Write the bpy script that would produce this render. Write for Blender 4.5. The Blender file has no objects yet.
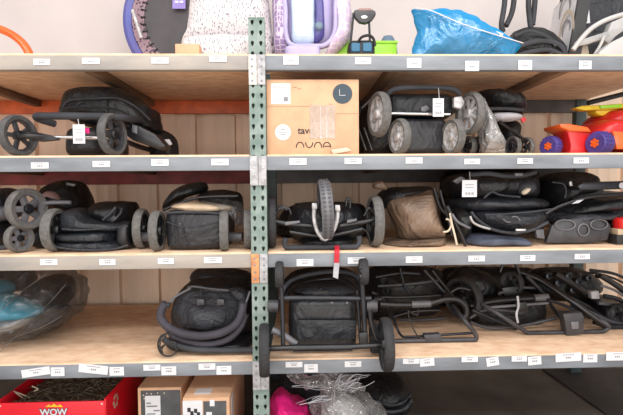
import bpy, bmesh, math, random
from mathutils import Vector, Matrix, noise, Euler
random.seed(7)
C = bpy.context.scene.collection
V = Vector
# ------------------------------------------------------------------ camera, world, lights, exposure
DIST, CAMZ, FPX = 1.833, 1.20, 440.0
YAW, PITCH, ROLL = 0.0305758, -0.0454469, -0.0074783
fw = V((math.sin(YAW)*math.cos(PITCH), math.cos(YAW)*math.cos(PITCH), math.sin(PITCH)))
rt0 = V((math.cos(YAW), -math.sin(YAW), 0)); up0 = rt0.cross(fw)
rt = rt0*math.cos(ROLL)+up0*math.sin(ROLL); up = up0*math.cos(ROLL)-rt0*math.sin(ROLL)
CAM = V((0, -DIST, CAMZ))
cd = bpy.data.cameras.new('camera'); cam = bpy.data.objects.new('camera', cd); C.objects.link(cam)
cam.matrix_world = Matrix(((rt.x, up.x, -fw.x, CAM.x), (rt.y, up.y, -fw.y, CAM.y), (rt.z, up.z, -fw.z, CAM.z), (0, 0, 0, 1)))
cd.sensor_fit = 'HORIZONTAL'; cd.sensor_width = 36; cd.lens = 36*FPX/623; cd.clip_start = .02
bpy.context.scene.camera = cam
w = bpy.data.worlds.new('world'); bpy.context.scene.world = w; w.use_nodes = True
w.node_tree.nodes['Background'].inputs[0].default_value = (1, .97, .95, 1)
w.node_tree.nodes['Background'].inputs[1].default_value = .80
def area(name, loc, rot, sx, sy, power, col):
    l = bpy.data.lights.new(name, 'AREA'); l.shape = 'RECTANGLE'; l.size = sx; l.size_y = sy; l.energy = power; l.color = col
    o = bpy.data.objects.new(name, l); C.objects.link(o); o.location = loc; o.rotation_euler = rot
area('aisle_lamp', (0.2, -1.3, 3.3), (math.radians(14), 0, 0), 4.5, .5, 62, (1, .97, .94))
area('bounce_lamp', (0.2, -2.9, 3.3), (0, 0, 0), 4.5, .5, 120, (1, .96, .92))  # added lamp, lights the aisle floor so it bounces onto shelf undersides
area('aisle_fill_light', (0.2, -7.5, 1.55), (math.radians(90), 0, 0), 9, 2.9, 330, (1, .965, .93))  # added broad fill from across the aisle, brightens bays and shelf undersides
vs = bpy.context.scene.view_settings
vs.view_transform = 'Standard'; vs.look = 'None'; vs.gamma = 1; vs.use_curve_mapping = False; vs.exposure = -0.06

def at(px, py, Y):
    """point of the place at depth Y behind the rack's front, for a direction read off the photo"""
    d = fw*FPX + rt*(px-311.5) + up*(207.5-py)
    t = (Y+DIST)/d.y
    return CAM + d*t
Z = [1.749, 1.338, 0.932, 0.4765]      # tops of the shelf boards
# ------------------------------------------------------------------ materials
MATS = {}
def mat(name, col, rough=.6, metal=0, var=.12, vs_=9, bump=0, bs=60, col2=None, sheen=0, coat=0, stretch=None, spec=.5, dist=0):
    m = bpy.data.materials.new(name); m.use_nodes = True; nt = m.node_tree; N = nt.nodes; L = nt.links
    b = N['Principled BSDF']; b.inputs['Roughness'].default_value = rough; b.inputs['Metallic'].default_value = metal
    b.inputs['Coat Weight'].default_value = coat; b.inputs['Specular IOR Level'].default_value = spec
    if sheen: b.inputs['Sheen Weight'].default_value = sheen
    tc = N.new('ShaderNodeTexCoord'); mp = N.new('ShaderNodeMapping'); L.new(tc.outputs['Object'], mp.inputs[0])
    if stretch: mp.inputs['Scale'].default_value = stretch
    n = N.new('ShaderNodeTexNoise'); n.inputs['Scale'].default_value = vs_; n.inputs['Detail'].default_value = 6; L.new(mp.outputs[0], n.inputs[0])
    r = N.new('ShaderNodeValToRGB'); L.new(n.outputs[0], r.inputs[0])
    c2 = col2 or [c*(1-var*2) for c in col]; c1 = col if col2 else [min(1, c*(1+var)) for c in col]
    r.color_ramp.elements[0].position = .32; r.color_ramp.elements[1].position = .66
    r.color_ramp.elements[0].color = (*c2, 1); r.color_ramp.elements[1].color = (*c1, 1)
    L.new(r.outputs[0], b.inputs['Base Color'])
    if bump:
        n2 = N.new('ShaderNodeTexNoise'); n2.inputs['Scale'].default_value = bs; n2.inputs['Detail'].default_value = 4; n2.inputs['Distortion'].default_value = dist; L.new(mp.outputs[0], n2.inputs[0])
        bp = N.new('ShaderNodeBump'); bp.inputs['Strength'].default_value = bump; bp.inputs['Distance'].default_value = .03 if dist else .01
        L.new(n2.outputs[0], bp.inputs['Height']); L.new(bp.outputs[0], b.inputs['Normal'])
    MATS[name] = m; return m
def film(name, col, opacity, rough=.12, bs=22, veil=.3):
    """thin crinkled plastic film"""
    m = bpy.data.materials.new(name); m.use_nodes = True; nt = m.node_tree; N = nt.nodes; L = nt.links
    N.remove(N['Principled BSDF']); out = N['Material Output']
    tr = N.new('ShaderNodeBsdfTransparent'); tr.inputs[0].default_value = (*[.6+.4*c for c in col], 1)
    gl = N.new('ShaderNodeBsdfGlossy'); gl.inputs['Roughness'].default_value = rough
    df = N.new('ShaderNodeBsdfDiffuse'); df.inputs[0].default_value = (*col, 1)
    tc = N.new('ShaderNodeTexCoord'); n = N.new('ShaderNodeTexNoise'); n.inputs['Scale'].default_value = bs; n.inputs['Detail'].default_value = 5; n.inputs['Distortion'].default_value = 1.2
    L.new(tc.outputs['Object'], n.inputs[0])
    bp = N.new('ShaderNodeBump'); bp.inputs['Strength'].default_value = .9; bp.inputs['Distance'].default_value = .03; L.new(n.outputs[0], bp.inputs['Height'])
    vo = N.new('ShaderNodeTexVoronoi'); vo.feature = 'DISTANCE_TO_EDGE'; vo.inputs['Scale'].default_value = bs*.8
    mv = N.new('ShaderNodeVectorMath'); mv.operation = 'MULTIPLY_ADD'; mv.inputs[1].default_value = (.08, .08, .08); L.new(n.outputs['Color'], mv.inputs[0]); L.new(tc.outputs['Object'], mv.inputs[2]); L.new(mv.outputs[0], vo.inputs[0])
    b2 = N.new('ShaderNodeBump'); b2.inputs['Strength'].default_value = .7; b2.inputs['Distance'].default_value = .02; L.new(vo.outputs['Distance'], b2.inputs['Height']); L.new(bp.outputs[0], b2.inputs['Normal']); bp = b2
    L.new(bp.outputs[0], gl.inputs['Normal']); L.new(bp.outputs[0], df.inputs['Normal'])
    m1 = N.new('ShaderNodeMixShader'); m1.inputs[0].default_value = veil; L.new(gl.outputs[0], m1.inputs[1]); L.new(df.outputs[0], m1.inputs[2])
    lw = N.new('ShaderNodeLayerWeight'); lw.inputs[0].default_value = .35; L.new(bp.outputs[0], lw.inputs['Normal'])
    ma = N.new('ShaderNodeMath'); ma.operation = 'MULTIPLY_ADD'; ma.inputs[1].default_value = .55; ma.inputs[2].default_value = opacity; ma.use_clamp = True
    L.new(lw.outputs['Fresnel'], ma.inputs[0])
    m2 = N.new('ShaderNodeMixShader'); L.new(ma.outputs[0], m2.inputs[0]); L.new(tr.outputs[0], m2.inputs[1]); L.new(m1.outputs[0], m2.inputs[2])
    L.new(m2.outputs[0], out.inputs[0]); MATS[name] = m; return m
def spots(name, base, ink, scale, thr, rough=.8, feature='F1', rnd=1.0, stretch=(1, 1, 1)):
    """small printed motifs on cloth"""
    m = mat(name, base, rough, bump=.2, bs=40, var=.03); nt = m.node_tree; N = nt.nodes; L = nt.links
    tc = N.new('ShaderNodeTexCoord'); mp = N.new('ShaderNodeMapping'); mp.inputs['Scale'].default_value = stretch; L.new(tc.outputs['Object'], mp.inputs[0])
    v = N.new('ShaderNodeTexVoronoi'); v.inputs['Scale'].default_value = scale; v.feature = feature; v.inputs['Randomness'].default_value = rnd
    L.new(mp.outputs[0], v.inputs[0])
    r = N.new('ShaderNodeValToRGB'); L.new(v.outputs['Distance'], r.inputs[0])
    r.color_ramp.elements[0].position = thr[0]; r.color_ramp.elements[1].position = thr[1]
    r.color_ramp.elements[0].color = (*ink, 1); r.color_ramp.elements[1].color = (*base, 1)
    L.new(r.outputs[0], N['Principled BSDF'].inputs['Base Color']); return m
# cloths
mat('black_cloth', (.0065, .007, .0095), .5, var=.25, bump=.7, bs=10, spec=.5, dist=1.4)
mat('slate_cloth', (.012, .0145, .020), .5, var=.2, bump=.7, bs=10, spec=.5, dist=1.4)
mat('grey_cloth', (.030, .032, .040), .6, var=.2, bump=.8, bs=14, spec=.45, dist=1.5)
mat('basket_cloth', (.011, .0115, .0155), .45, var=.2, bump=.55, bs=6, spec=.5, dist=1.6)
mat('blue_grey_cloth', (.085, .10, .145), .85, var=.25, bump=.4, bs=60)
mat('plum_grey_cloth', (.040, .037, .050), .75, var=.2, bump=.3, bs=50)
mat('brown_cloth', (.205, .14, .10), .38, var=.18, bump=1.0, bs=7, vs_=6, dist=2)
mat('tan_lining', (.50, .38, .26), .6, var=.2, bump=.4, bs=30)
mat('pink_lining', (.30, .19, .18), .7, var=.15, bump=.3)
mat('pale_grey_cloth', (.46, .46, .50), .6, var=.15, bump=.4)
mat('black_webbing', (.015, .015, .017), .7, var=.2, bump=.5, bs=200)
mat('pink_cloth', (.80, .015, .22), .55, var=.12, bump=.7, bs=14)
# rigid
mat('rubber', (.085, .084, .087), .75, var=.12, vs_=40, bump=.5, bs=120)
mat('dark_rubber', (.024, .024, .027), .7, var=.15, vs_=30, bump=.5, bs=120)
mat('dusty_rubber', (.13, .125, .12), .8, var=.14, vs_=60, bump=.5, bs=150)
mat('black_plastic', (.009, .0095, .012), .38, var=.2, vs_=20)
mat('grey_plastic', (.045, .045, .052), .42, var=.2, vs_=20)
mat('mid_grey_plastic', (.13, .13, .145), .4, var=.15)
mat('silver_plastic', (.52, .51, .52), .35, metal=.2, var=.2, vs_=40)
mat('silver_metal', (.50, .50, .52), .3, metal=.85, var=.15)
mat('dark_metal', (.032, .034, .041), .33, metal=.5, var=.2)
mat('black_metal', (.011, .0115, .0145), .3, metal=.2, var=.2, coat=.15)
mat('foam_grip', (.030, .032, .040), .7, var=.2, bump=.3, bs=100)
# rack
mat('beam_grey', (.195, .213, .24), .5, var=.16, vs_=14, bump=.08, bs=80, stretch=(.3, 1, 1))
mat('beam_beige', (.42, .37, .32), .55, col2=(.25, .235, .225), vs_=10, bump=.1, bs=80, stretch=(.3, 1, 1))
mat('post_green', (.24, .30, .275), .55, col2=(.13, .19, .17), vs_=22, bump=.15, bs=60)
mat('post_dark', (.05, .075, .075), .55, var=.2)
mat('plate_grey', (.40, .40, .42), .5, var=.15, vs_=40)
mat('plate_cream', (.66, .60, .55), .55, var=.15, vs_=50)
mat('plate_orange', (.70, .31, .12), .55, var=.25, vs_=60, col2=(.38, .16, .08))
mat('rear_orange', (.62, .125, .035), .55, var=.15, vs_=12)
mat('rear_red', (.22, .035, .032), .6, var=.2, vs_=12)
mat('rear_grey', (.085, .075, .072), .6, var=.2)
mat('wood_bar', (.19, .115, .07), .7, var=.25, stretch=(1, .2, 1))
mat('particle_board', (.84, .61, .43), .85, col2=(.66, .43, .275), vs_=26, bump=.3, bs=140, stretch=(.5, 1, 1))
mat('card_white', (.66, .66, .69), .55, var=.03)
mat('ink_grey', (.22, .22, .24), .7)
mat('wall_paint', (.62, .565, .555), .7, var=.03, vs_=3)
mat('liner_paint', (.76, .575, .435), .6, var=.06, vs_=5, stretch=(1, 1, .2))
mat('concrete', (.082, .072, .066), .65, var=.2, vs_=4, bump=.1, bs=40)
# goods
mat('cardboard', (.60, .36, .22), .75, var=.06, vs_=14, bump=.06, bs=60)
mat('cardboard_dark', (.40, .235, .145), .8, var=.1, vs_=14)
mat('ink_black', (.02, .02, .022), .6, var=.1)
mat('sticker_navy', (.025, .045, .065), .5, var=.08)
mat('red_plastic', (.62, .016, .018), .35, var=.06, coat=.1)
mat('orange_plastic', (.80, .125, .018), .35, var=.08, coat=.2)
mat('yellow_plastic', (.82, .60, .03), .35, var=.08)
mat('lime_plastic', (.30, .66, .04), .4, var=.08)
mat('purple_plastic', (.055, .035, .22), .45, var=.15, bump=.3)
mat('blue_grey_plastic', (.13, .19, .27), .45, var=.1)
mat('teal_plastic', (.015, .37, .56), .25, var=.12, coat=.5)
mat('royal_pad', (.05, .075, .36), .35, var=.2, vs_=3, col2=(.12, .10, .30))
mat('trampoline_mat', (.085, .078, .085), .8, var=.08, bump=.2, bs=300)
mat('lavender', (.42, .375, .60), .5, var=.06)
mat('pale_blue', (.52, .63, .78), .18, var=.12, coat=.5, bump=.3, bs=16)
mat('deep_violet', (.075, .065, .27), .3, var=.15)
mat('violet_label', (.28, .21, .56), .5, var=.08)
mat('white_plastic', (.47, .46, .455), .4, var=.04)
mat('cream_plastic', (.55, .47, .36), .5, var=.06)
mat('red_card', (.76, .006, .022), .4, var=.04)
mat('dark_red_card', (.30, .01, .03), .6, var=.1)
mat('straw', (.17, .14, .10), .8, var=.3, vs_=60, bump=.5, bs=60)
mat('grey_panel', (.075, .078, .082), .6, var=.12, vs_=20)
mat('red_webbing', (.55, .012, .03), .6, var=.15)
mat('blue_panel', (.02, .13, .24), .45, var=.1)
mat('tread_violet', (.075, .05, .27), .5, var=.15, bump=.4)
spots('leaf_print', (.62, .575, .585), (.19, .20, .235), 85, (.27, .36), stretch=(1.7, 1, .7))
spots('scale_print', (.56, .45, .63), (.70, .62, .66), 30, (.05, .10), feature='DISTANCE_TO_EDGE', rnd=.45)
spots('lattice_print', (.27, .19, .36), (.58, .50, .60), 40, (.05, .09), feature='DISTANCE_TO_EDGE', rnd=.25)
spots('flower_print', (.30, .20, .24), (.06, .04, .06), 60, (.30, .42))
film('clear_film', (.86, .86, .88), .16, veil=.35)
film('grey_film', (.40, .40, .41), .55, rough=.2, veil=.65, bs=18)
film('blue_film', (.0, .27, .60), .76, rough=.15, veil=.85, bs=9)
film('tape_film', (.72, .55, .43), .45, rough=.25, veil=.8, bs=4)
film('smoky_film', (.42, .43, .45), .06, rough=.15, veil=.3, bs=12)
# ------------------------------------------------------------------ mesh builder
FLOOR = [None]                         # board or ground the next goods stand on
def rest(p, tol=.03):
    f = FLOOR[0]
    if f is not None and p.y > -.004 and p.z < f+(tol+.1*max(0, p.y) if f > 1.2 else .006): p.z = f+.001
    return p
def wob(p, amp, fr):
    return noise.noise_vector(p*fr)*amp
class MB:
    def __init__(s): s.bm = bmesh.new()
    def add(s, vs, fs):
        b = [s.bm.verts.new(v) for v in vs]
        for f in fs:
            try: s.bm.faces.new([b[i] for i in f])
            except ValueError: pass
        return s
    def box(s, c, size, rot=None, bev=0):
        t = bmesh.new(); bmesh.ops.create_cube(t, size=1)
        for v in t.verts: v.co = V((v.co.x*size[0], v.co.y*size[1], v.co.z*size[2]))
        if bev: bmesh.ops.bevel(t, geom=t.edges[:], offset=bev, segments=2, affect='EDGES', profile=.5)
        R = rot if isinstance(rot, Matrix) else Euler(rot or (0, 0, 0)).to_matrix()
        t.verts.index_update()
        s.add([R @ v.co + V(c) for v in t.verts], [[v.index for v in f.verts] for f in t.faces]); t.free(); return s
    def tube(s, pts, r, n=10, closed=False, smooth=True, sub=6, flat=None):
        pts = [V(p) for p in pts]
        rr = r if isinstance(r, (list, tuple)) else [r]*len(pts)
        if smooth and len(pts) > 2:
            q, qr = [], []; m = len(pts)
            for i in range(m if closed else m-1):
                p0, p1, p2, p3 = [pts[(i+k) % m] if closed else pts[min(max(i+k, 0), m-1)] for k in (-1, 0, 1, 2)]
                for k in range(sub):
                    t = k/sub
                    q.append(.5*((2*p1)+(p2-p0)*t+(2*p0-5*p1+4*p2-p3)*t*t+(3*p1-p0-3*p2+p3)*t**3))
                    qr.append(rr[i]*(1-t)+rr[(i+1) % m]*t)
            if not closed: q.append(pts[-1]); qr.append(rr[-1])
            pts, rr = q, qr
        if FLOOR[0] is not None:
            for p, r_ in zip(pts, rr):
                if p.y > 0: p.z = max(p.z, FLOOR[0]+r_)
        m = len(pts); vs = []; nrm = None
        for i, p in enumerate(pts):
            a = pts[i-1] if (i or closed) else p; b = pts[(i+1) % m] if (i < m-1 or closed) else p
            tg = (b-a).normalized() if (b-a).length > 1e-9 else V((0, 0, 1))
            if nrm is None:
                ref = V((0, 1, 0)) if abs(tg.y) < .9 else V((0, 0, 1))
                nrm = (ref-tg*ref.dot(tg)).normalized()
            else: nrm = (nrm-tg*nrm.dot(tg)).normalized()
            bi = tg.cross(nrm); fl = flat or 1
            for k in range(n):
                an = 2*math.pi*k/n
                vs.append(p+nrm*math.cos(an)*rr[i]*fl+bi*math.sin(an)*rr[i])
        fs = []
        for i in range(m if closed else m-1):
            j = (i+1) % m
            for k in range(n): fs.append([i*n+k, i*n+(k+1) % n, j*n+(k+1) % n, j*n+k])
        if not closed: fs += [list(range(n))[::-1], [(m-1)*n+k for k in range(n)]]
        return s.add(vs, fs)
    def lathe(s, prof, c, axis, n=32, closed=True):
        """profile of (radius, along axis)"""
        a = V(axis).normalized(); ref = V((0, 0, 1)) if abs(a.z) < .9 else V((1, 0, 0))
        u = (ref-a*ref.dot(a)).normalized(); v = a.cross(u); c = V(c); m = len(prof); vs = []
        for k in range(n):
            an = 2*math.pi*k/n; d = u*math.cos(an)+v*math.sin(an)
            for (r, h) in prof: vs.append(c+d*r+a*h)
        fs = []
        for k in range(n):
            j = (k+1) % n
            for i in range(m if closed else m-1):
                i2 = (i+1) % m; fs.append([k*m+i, k*m+i2, j*m+i2, j*m+i])
        if not closed: fs += [[k*m for k in range(n)], [k*m+m-1 for k in range(n)][::-1]]
        return s.add(vs, fs)
    def pillow(s, poly, Y0, dep, amp=.004, fr=9, k=2.6, sub=4, rings=9, smooth=True, flatback=False, lean=0, fr2=None):
        """stuffed shape: outline (px) at its own depth, domed front and back"""
        P = [rest(at(x, y, Y0+dep*.35)) for x, y in poly]; n0 = len(P); q = []
        if smooth:
            for i in range(n0):
                p0, p1, p2, p3 = [P[(i+j) % n0] for j in (-1, 0, 1, 2)]
                for t in [j/sub for j in range(sub)]:
                    q.append(.5*((2*p1)+(p2-p0)*t+(2*p0-5*p1+4*p2-p3)*t*t+(3*p1-p0-3*p2+p3)*t**3))
        else:
            for i in range(n0):
                for j in range(sub): q.append(P[i].lerp(P[(i+1) % n0], j/sub))
        c = sum(q, V())/len(q); n = len(q); vs = []; fs = []; zb = min(p.z for p in q); fz = FLOOR[0]
        ss = [math.sin(math.pi/2*(i+1)/rings) for i in range(rings)]
        ymid = Y0+dep*.5
        def pt(p, r, side):
            d = (max(0, 1-r**k))**.6*dep*.5
            if flatback and side > 0: d = dep*.5*(1 if r < .999 else .0)
            o = c+(p-c)*r; o.y = ymid+side*d + lean*(o.z-zb)
            f = min(1, (o.z-zb)/.03)
            w_ = wob(o, amp, fr)+wob(o+V((7, 3, 1)), amp*.5, fr*2.7)
            o2 = o+w_; o2.z = max(o2.z, zb) if o.z < zb+.02 else o2.z
            if fz is not None: o2.z = max(o2.z, fz+.001)
            return o2
        for side in (-1, 1):
            base = len(vs); vs.append(pt(c.copy(), 0, side))
            for r in (ss if side < 0 else ss[:-1]):
                for p in q: vs.append(pt(p, r, side))
            R = rings if side < 0 else rings-1
            for i in range(n):
                f = [base, base+1+i, base+1+(i+1) % n]; fs.append(f if side > 0 else f[::-1])
            for a in range(R-1):
                for i in range(n):
                    i2 = (i+1) % n; f = [base+1+a*n+i, base+1+(a+1)*n+i, base+1+(a+1)*n+i2, base+1+a*n+i2]
                    fs.append(f if side > 0 else f[::-1])
            if side < 0: rim = base+1+(rings-1)*n
            else:
                last = base+1+(R-1)*n
                for i in range(n):
                    i2 = (i+1) % n; fs.append([last+i, rim+i, rim+i2, last+i2])
        return s.add(vs, fs)
    def pad(s, x0, y0, x1, y1, Y0, dep, e=4, amp=.003, fr=10, rot=(0, 0, 0), floor=None, nu=28, nv=18):
        """soft block: superellipsoid between photo directions, front at Y0"""
        a = at(x0, y0, Y0); b = at(x1, y1, Y0); zt, zb = a.z, b.z
        if floor is not None: zb = floor
        c = V(((a.x+b.x)/2, Y0+dep/2, (zt+zb)/2)); h = V((abs(b.x-a.x)/2, dep/2, abs(zt-zb)/2))
        R = Euler(rot).to_matrix(); vs = []; fs = []
        sg = lambda t: math.copysign(abs(t)**(2/e), t)
        for j in range(nv+1):
            ph = -math.pi/2+math.pi*j/nv
            for i in range(nu):
                th = 2*math.pi*i/nu
                p = V((h.x*sg(math.cos(ph))*sg(math.cos(th)), h.y*sg(math.cos(ph))*sg(math.sin(th)), h.z*sg(math.sin(ph))))
                p = R @ p + c; p += wob(p, amp, fr)+wob(p+V((3, 9, 5)), amp*.5, fr*2.6); p.z = max(p.z, zb) if floor is not None else p.z
                vs.append(p)
        for j in range(nv):
            for i in range(nu):
                i2 = (i+1) % nu; fs.append([j*nu+i, j*nu+i2, (j+1)*nu+i2, (j+1)*nu+i])
        s.add(vs, fs); bmesh.ops.remove_doubles(s.bm, verts=s.bm.verts, dist=1e-6); return s
    def slab(s, poly, Y0, dep, bev=.003, smooth=False):
        """rigid plate: outline at its own depth, real thickness"""
        P = [rest(at(x, y, Y0), .012) for x, y in poly]; t = bmesh.new()
        f = t.faces.new([t.verts.new(p) for p in P]); g = bmesh.ops.extrude_face_region(t, geom=[f])
        for v in [v for v in g['geom'] if isinstance(v, bmesh.types.BMVert)]: v.co.y += dep
        bmesh.ops.recalc_face_normals(t, faces=t.faces[:])
        if bev: bmesh.ops.bevel(t, geom=t.edges[:], offset=bev, segments=2, affect='EDGES', profile=.5)
        t.verts.index_update()
        s.add([v.co.copy() for v in t.verts], [[v.index for v in f.verts] for f in t.faces]); t.free(); return s
    def build(s, name, m, parent=None, loc=None, label=None, ang=40):
        bmesh.ops.recalc_face_normals(s.bm, faces=s.bm.faces[:])
        me = bpy.data.meshes.new(name)
        off = parent['_o'] if parent is not None else V(loc or (0, 0, 0))
        off = V(off)
        for v in s.bm.verts: v.co -= off
        s.bm.to_mesh(me); s.bm.free()
        for p in me.polygons: p.use_smooth = True
        me.set_sharp_from_angle(angle=math.radians(ang))
        me.materials.append(MATS[m]); o = bpy.data.objects.new(name, me); C.objects.link(o)
        if parent is not None: o.parent = parent; o['_o'] = tuple(off)
        else: o.location = off; o['_o'] = tuple(off)
        if label: o['label'] = label
        return o
def tag(o, label, cat, group=None, kind=None):
    o['label'] = label; o['category'] = cat
    if group: o['group'] = group
    if kind: o['kind'] = kind
    return o
def thing(name, label, cat, loc, group=None):
    o = bpy.data.objects.new(name, None); C.objects.link(o); o.location = loc; o['_o'] = tuple(loc); o.empty_display_size = .05
    return tag(o, label, cat, group)
def struct(name, mb, m):
    o = mb.build(name, m); o['kind'] = 'structure'; return o
def wheel(parent, c, R, wd, axis, spokes=6, tyre='rubber', rim='grey_plastic', hubm='black_plastic', sw=.16, dbl=False, thick=.22, name='wheel'):
    c = V(c); a = V(axis).normalized(); h = wd/2; r0 = R*(1-thick)
    t = MB().lathe([(r0, -h*.8), (R*.93, -h), (R*.985, -h*.62), (R, 0), (R*.985, h*.62), (R*.93, h), (r0, h*.8)], c, a, 40).build(name, tyre, parent)
    m = MB().lathe([(r0*1.005, -h*.7), (r0*1.005, h*.7), (r0*.9, h*.6), (r0*.86, 0), (r0*.9, -h*.6)], c, a, 40)
    ref = V((0, 0, 1)) if abs(a.z) < .9 else V((1, 0, 0)); u = (ref-a*ref.dot(a)).normalized(); v = a.cross(u)
    for k in range(spokes):
        for dl in ((-.1, .1) if dbl else (0,)):
            an = 2*math.pi*k/spokes+.3+dl; d = u*math.cos(an)+v*math.sin(an); tv = a.cross(d)
            M = Matrix((d, tv, a)).transposed()
            m.box(c+d*r0*.53, (r0*.80, R*sw*(.6 if dbl else 1), h*.7), M, bev=R*.02)
    m.build('rim', rim, t)
    MB().lathe([(0.0005, -h*1.05), (R*.2, -h*1.0), (R*.24, -h*.7), (R*.24, h*.7), (R*.2, h*1.0), (.0005, h*1.05)], c, a, 20, closed=False).build('hub', hubm, t)
    return t
def mtext(txt, size, center, m, parent, name='lettering', bold=0, depth=.0006, rot=(math.pi/2, 0, 0), sx=1):
    cu = bpy.data.curves.new(name, 'FONT'); cu.body = txt; cu.size = size; cu.align_x = 'CENTER'; cu.align_y = 'CENTER'; cu.extrude = depth; cu.offset = bold
    o = bpy.data.objects.new(name, cu); C.objects.link(o)
    bpy.context.view_layer.update()
    me = bpy.data.meshes.new_from_object(o.evaluated_get(bpy.context.evaluated_depsgraph_get()))
    bpy.data.objects.remove(o); bpy.data.curves.remove(cu)
    Rm = Euler(rot).to_matrix().to_4x4()
    me.transform(Matrix.Translation(V(center)-V(parent['_o'])) @ Rm @ Matrix.Diagonal((sx, 1, 1, 1)))
    me.materials.clear(); me.materials.append(MATS[m]); o = bpy.data.objects.new(name, me); C.objects.link(o); o.parent = parent; o['_o'] = tuple(parent['_o'])
    return o
def hang_tag(parent, x, y, wpx, hpx, Y, top=None, stripe=True, tilt=0):
    """paper swing tag on a string, with a printed code block"""
    c = at(x, y, Y); s_ = (Y+DIST)/FPX; R = Euler((0, tilt, 0)).to_matrix()
    o = MB().box(c, (wpx*s_, .0012, hpx*s_), R).build('swing_tag', 'card_white', parent, label='white paper swing tag')
    if stripe:
        m = MB()
        for i in range(7): m.box(c+R @ V(((i-3)*wpx*s_*.095, -.0009, -hpx*s_*.30)), (wpx*s_*(.04+.03*(i % 2)), .0006, hpx*s_*.17), R)
        for i in range(2): m.box(c+R @ V((0, -.0009, hpx*s_*(.22-.16*i))), (wpx*s_*.6, .0006, hpx*s_*.035), R)
        m.build('print', 'ink_grey', o)
    if top: MB().tube([c+V((0, 0, hpx*s_*.46)), c.lerp(at(*top), .5)+V((.003, 0, 0)), at(*top)], .0012, n=6).build('string', 'card_white', o)
    return o
# ------------------------------------------------------------------ setting
WY = 1.0
m = MB(); prof = []; x = -2.9
while x < 3.4:                                    # ribbed metal liner: broad flats, a groove recessed to go dark, two low ribs
    for dx, dy in ((0, 0), (.006, .034), (.044, .034), (.05, 0), (.11, 0), (.116, -.005), (.13, -.005), (.136, 0), (.185, 0), (.191, -.005), (.205, -.005), (.211, 0)):
        prof.append((x+dx, WY+dy))
    x += .25
vs_ = [V((px, py, z)) for px, py in prof for z in (0, 1.93)]
m.add(vs_, [[2*i, 2*i+2, 2*i+3, 2*i+1] for i in range(len(prof)-1)]); m.box((0.25, WY+.085, .965), (6.3, .09, 1.93))
struct('wall_back', m, 'liner_paint')
struct('wall_back_upper', MB().box((.25, WY+.05, 2.75), (6.3, .1, 1.64)), 'wall_paint')
struct('trim_1', MB().box((.25, WY-.012, 1.94), (6.3, .026, .05), bev=.004), 'wall_paint')
struct('floor', MB().box((.25, .25, -.05), (7.5, 1.7, .1)), 'concrete')
mat('pale_bounce', (.80, .68, .56), .5, var=.05)
struct('floor_bounce', MB().box((.25, -2.6, -.05), (7.5, 4.0, .1)), 'pale_bounce')  # invented pale floor, out of view, added to bounce light under the boards
# ------------------------------------------------------------------ rack
PX = at(258.6, 190, 0).x; PW = .0665; BAY = 1.93; BD = .917; BH = .058; BT = .016
rack = thing('storage_rack', 'green-posted steel storage rack with four particle-board levels along the wall', 'shelving rack', (PX, .03, 0))
PTOP = at(258, 19, 0).z
def teardrop(n=16, r=.0070):
    o = []
    for k in range(n):
        a = 2*math.pi*k/n; x, z = math.sin(a)*r, math.cos(a)*r
        if z < 0: x *= 1-.45*min(1, -z/r); z *= 2.1
        o.append((x, z+.003))
    return o
def post(x, y, name, mt, holes):
    m = MB(); x0, x1 = x-PW/2, x+PW/2; t = .0025; dep = .045
    if holes:
        pitch = .0421; nz = int(PTOP/pitch)
        td = teardrop(); n = len(td)
        for i in range(nz+1):
            z0 = i*pitch; zc = z0+pitch/2; z1 = min(z0+pitch, PTOP)
            for col in (0, 1):
                a0, a1 = (x0, x-.0012) if col == 0 else (x+.0012, x1); xc = (a0+a1)/2; hw, hh = (a1-a0)/2, pitch/2
                vs, fs = [], []
                for k, (dx, dz) in enumerate(td):
                    a = 2*math.pi*k/n; sx, sz = math.sin(a), math.cos(a); q = max(abs(sx), abs(sz))
                    vs += [V((xc+sx/q*hw, y, zc+sz/q*hh)), V((xc+dx, y, zc+dz)), V((xc+dx, y+t*1.6, zc+dz))]
                for k in range(n):
                    j = (k+1) % n; fs += [[3*k, 3*j, 3*j+1, 3*k+1], [3*k+1, 3*j+1, 3*j+2, 3*k+2]]
                m.add(vs, fs)
            # side flanges and seam
        for xx in (x0, x1): m.box((xx+(t/2 if xx == x0 else -t/2), y+dep/2+.0004, PTOP/2), (t, dep, PTOP))
        m.box((x, y+dep/2+.0004, PTOP/2), (.0028, dep, PTOP)); m.box((x, y+dep, PTOP/2), (PW, t, PTOP))
        m.box((x, y+dep/2, PTOP), (PW, dep, .002))
    else: m.box((x, y+dep/2, PTOP/2), (PW, dep, PTOP), bev=.003)
    return m.build(name, mt, rack)
post(PX, -.004, 'upright_post', 'post_green', True)
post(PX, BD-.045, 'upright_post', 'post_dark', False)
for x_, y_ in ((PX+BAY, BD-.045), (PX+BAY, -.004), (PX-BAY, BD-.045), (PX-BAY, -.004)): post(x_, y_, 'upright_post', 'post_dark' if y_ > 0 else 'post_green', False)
LX0, RX1 = PX-BAY-.03, PX+BAY+.03
plates = {(0, 0): 'plate_cream', (2, 0): 'plate_orange'}
beams = {}
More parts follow.
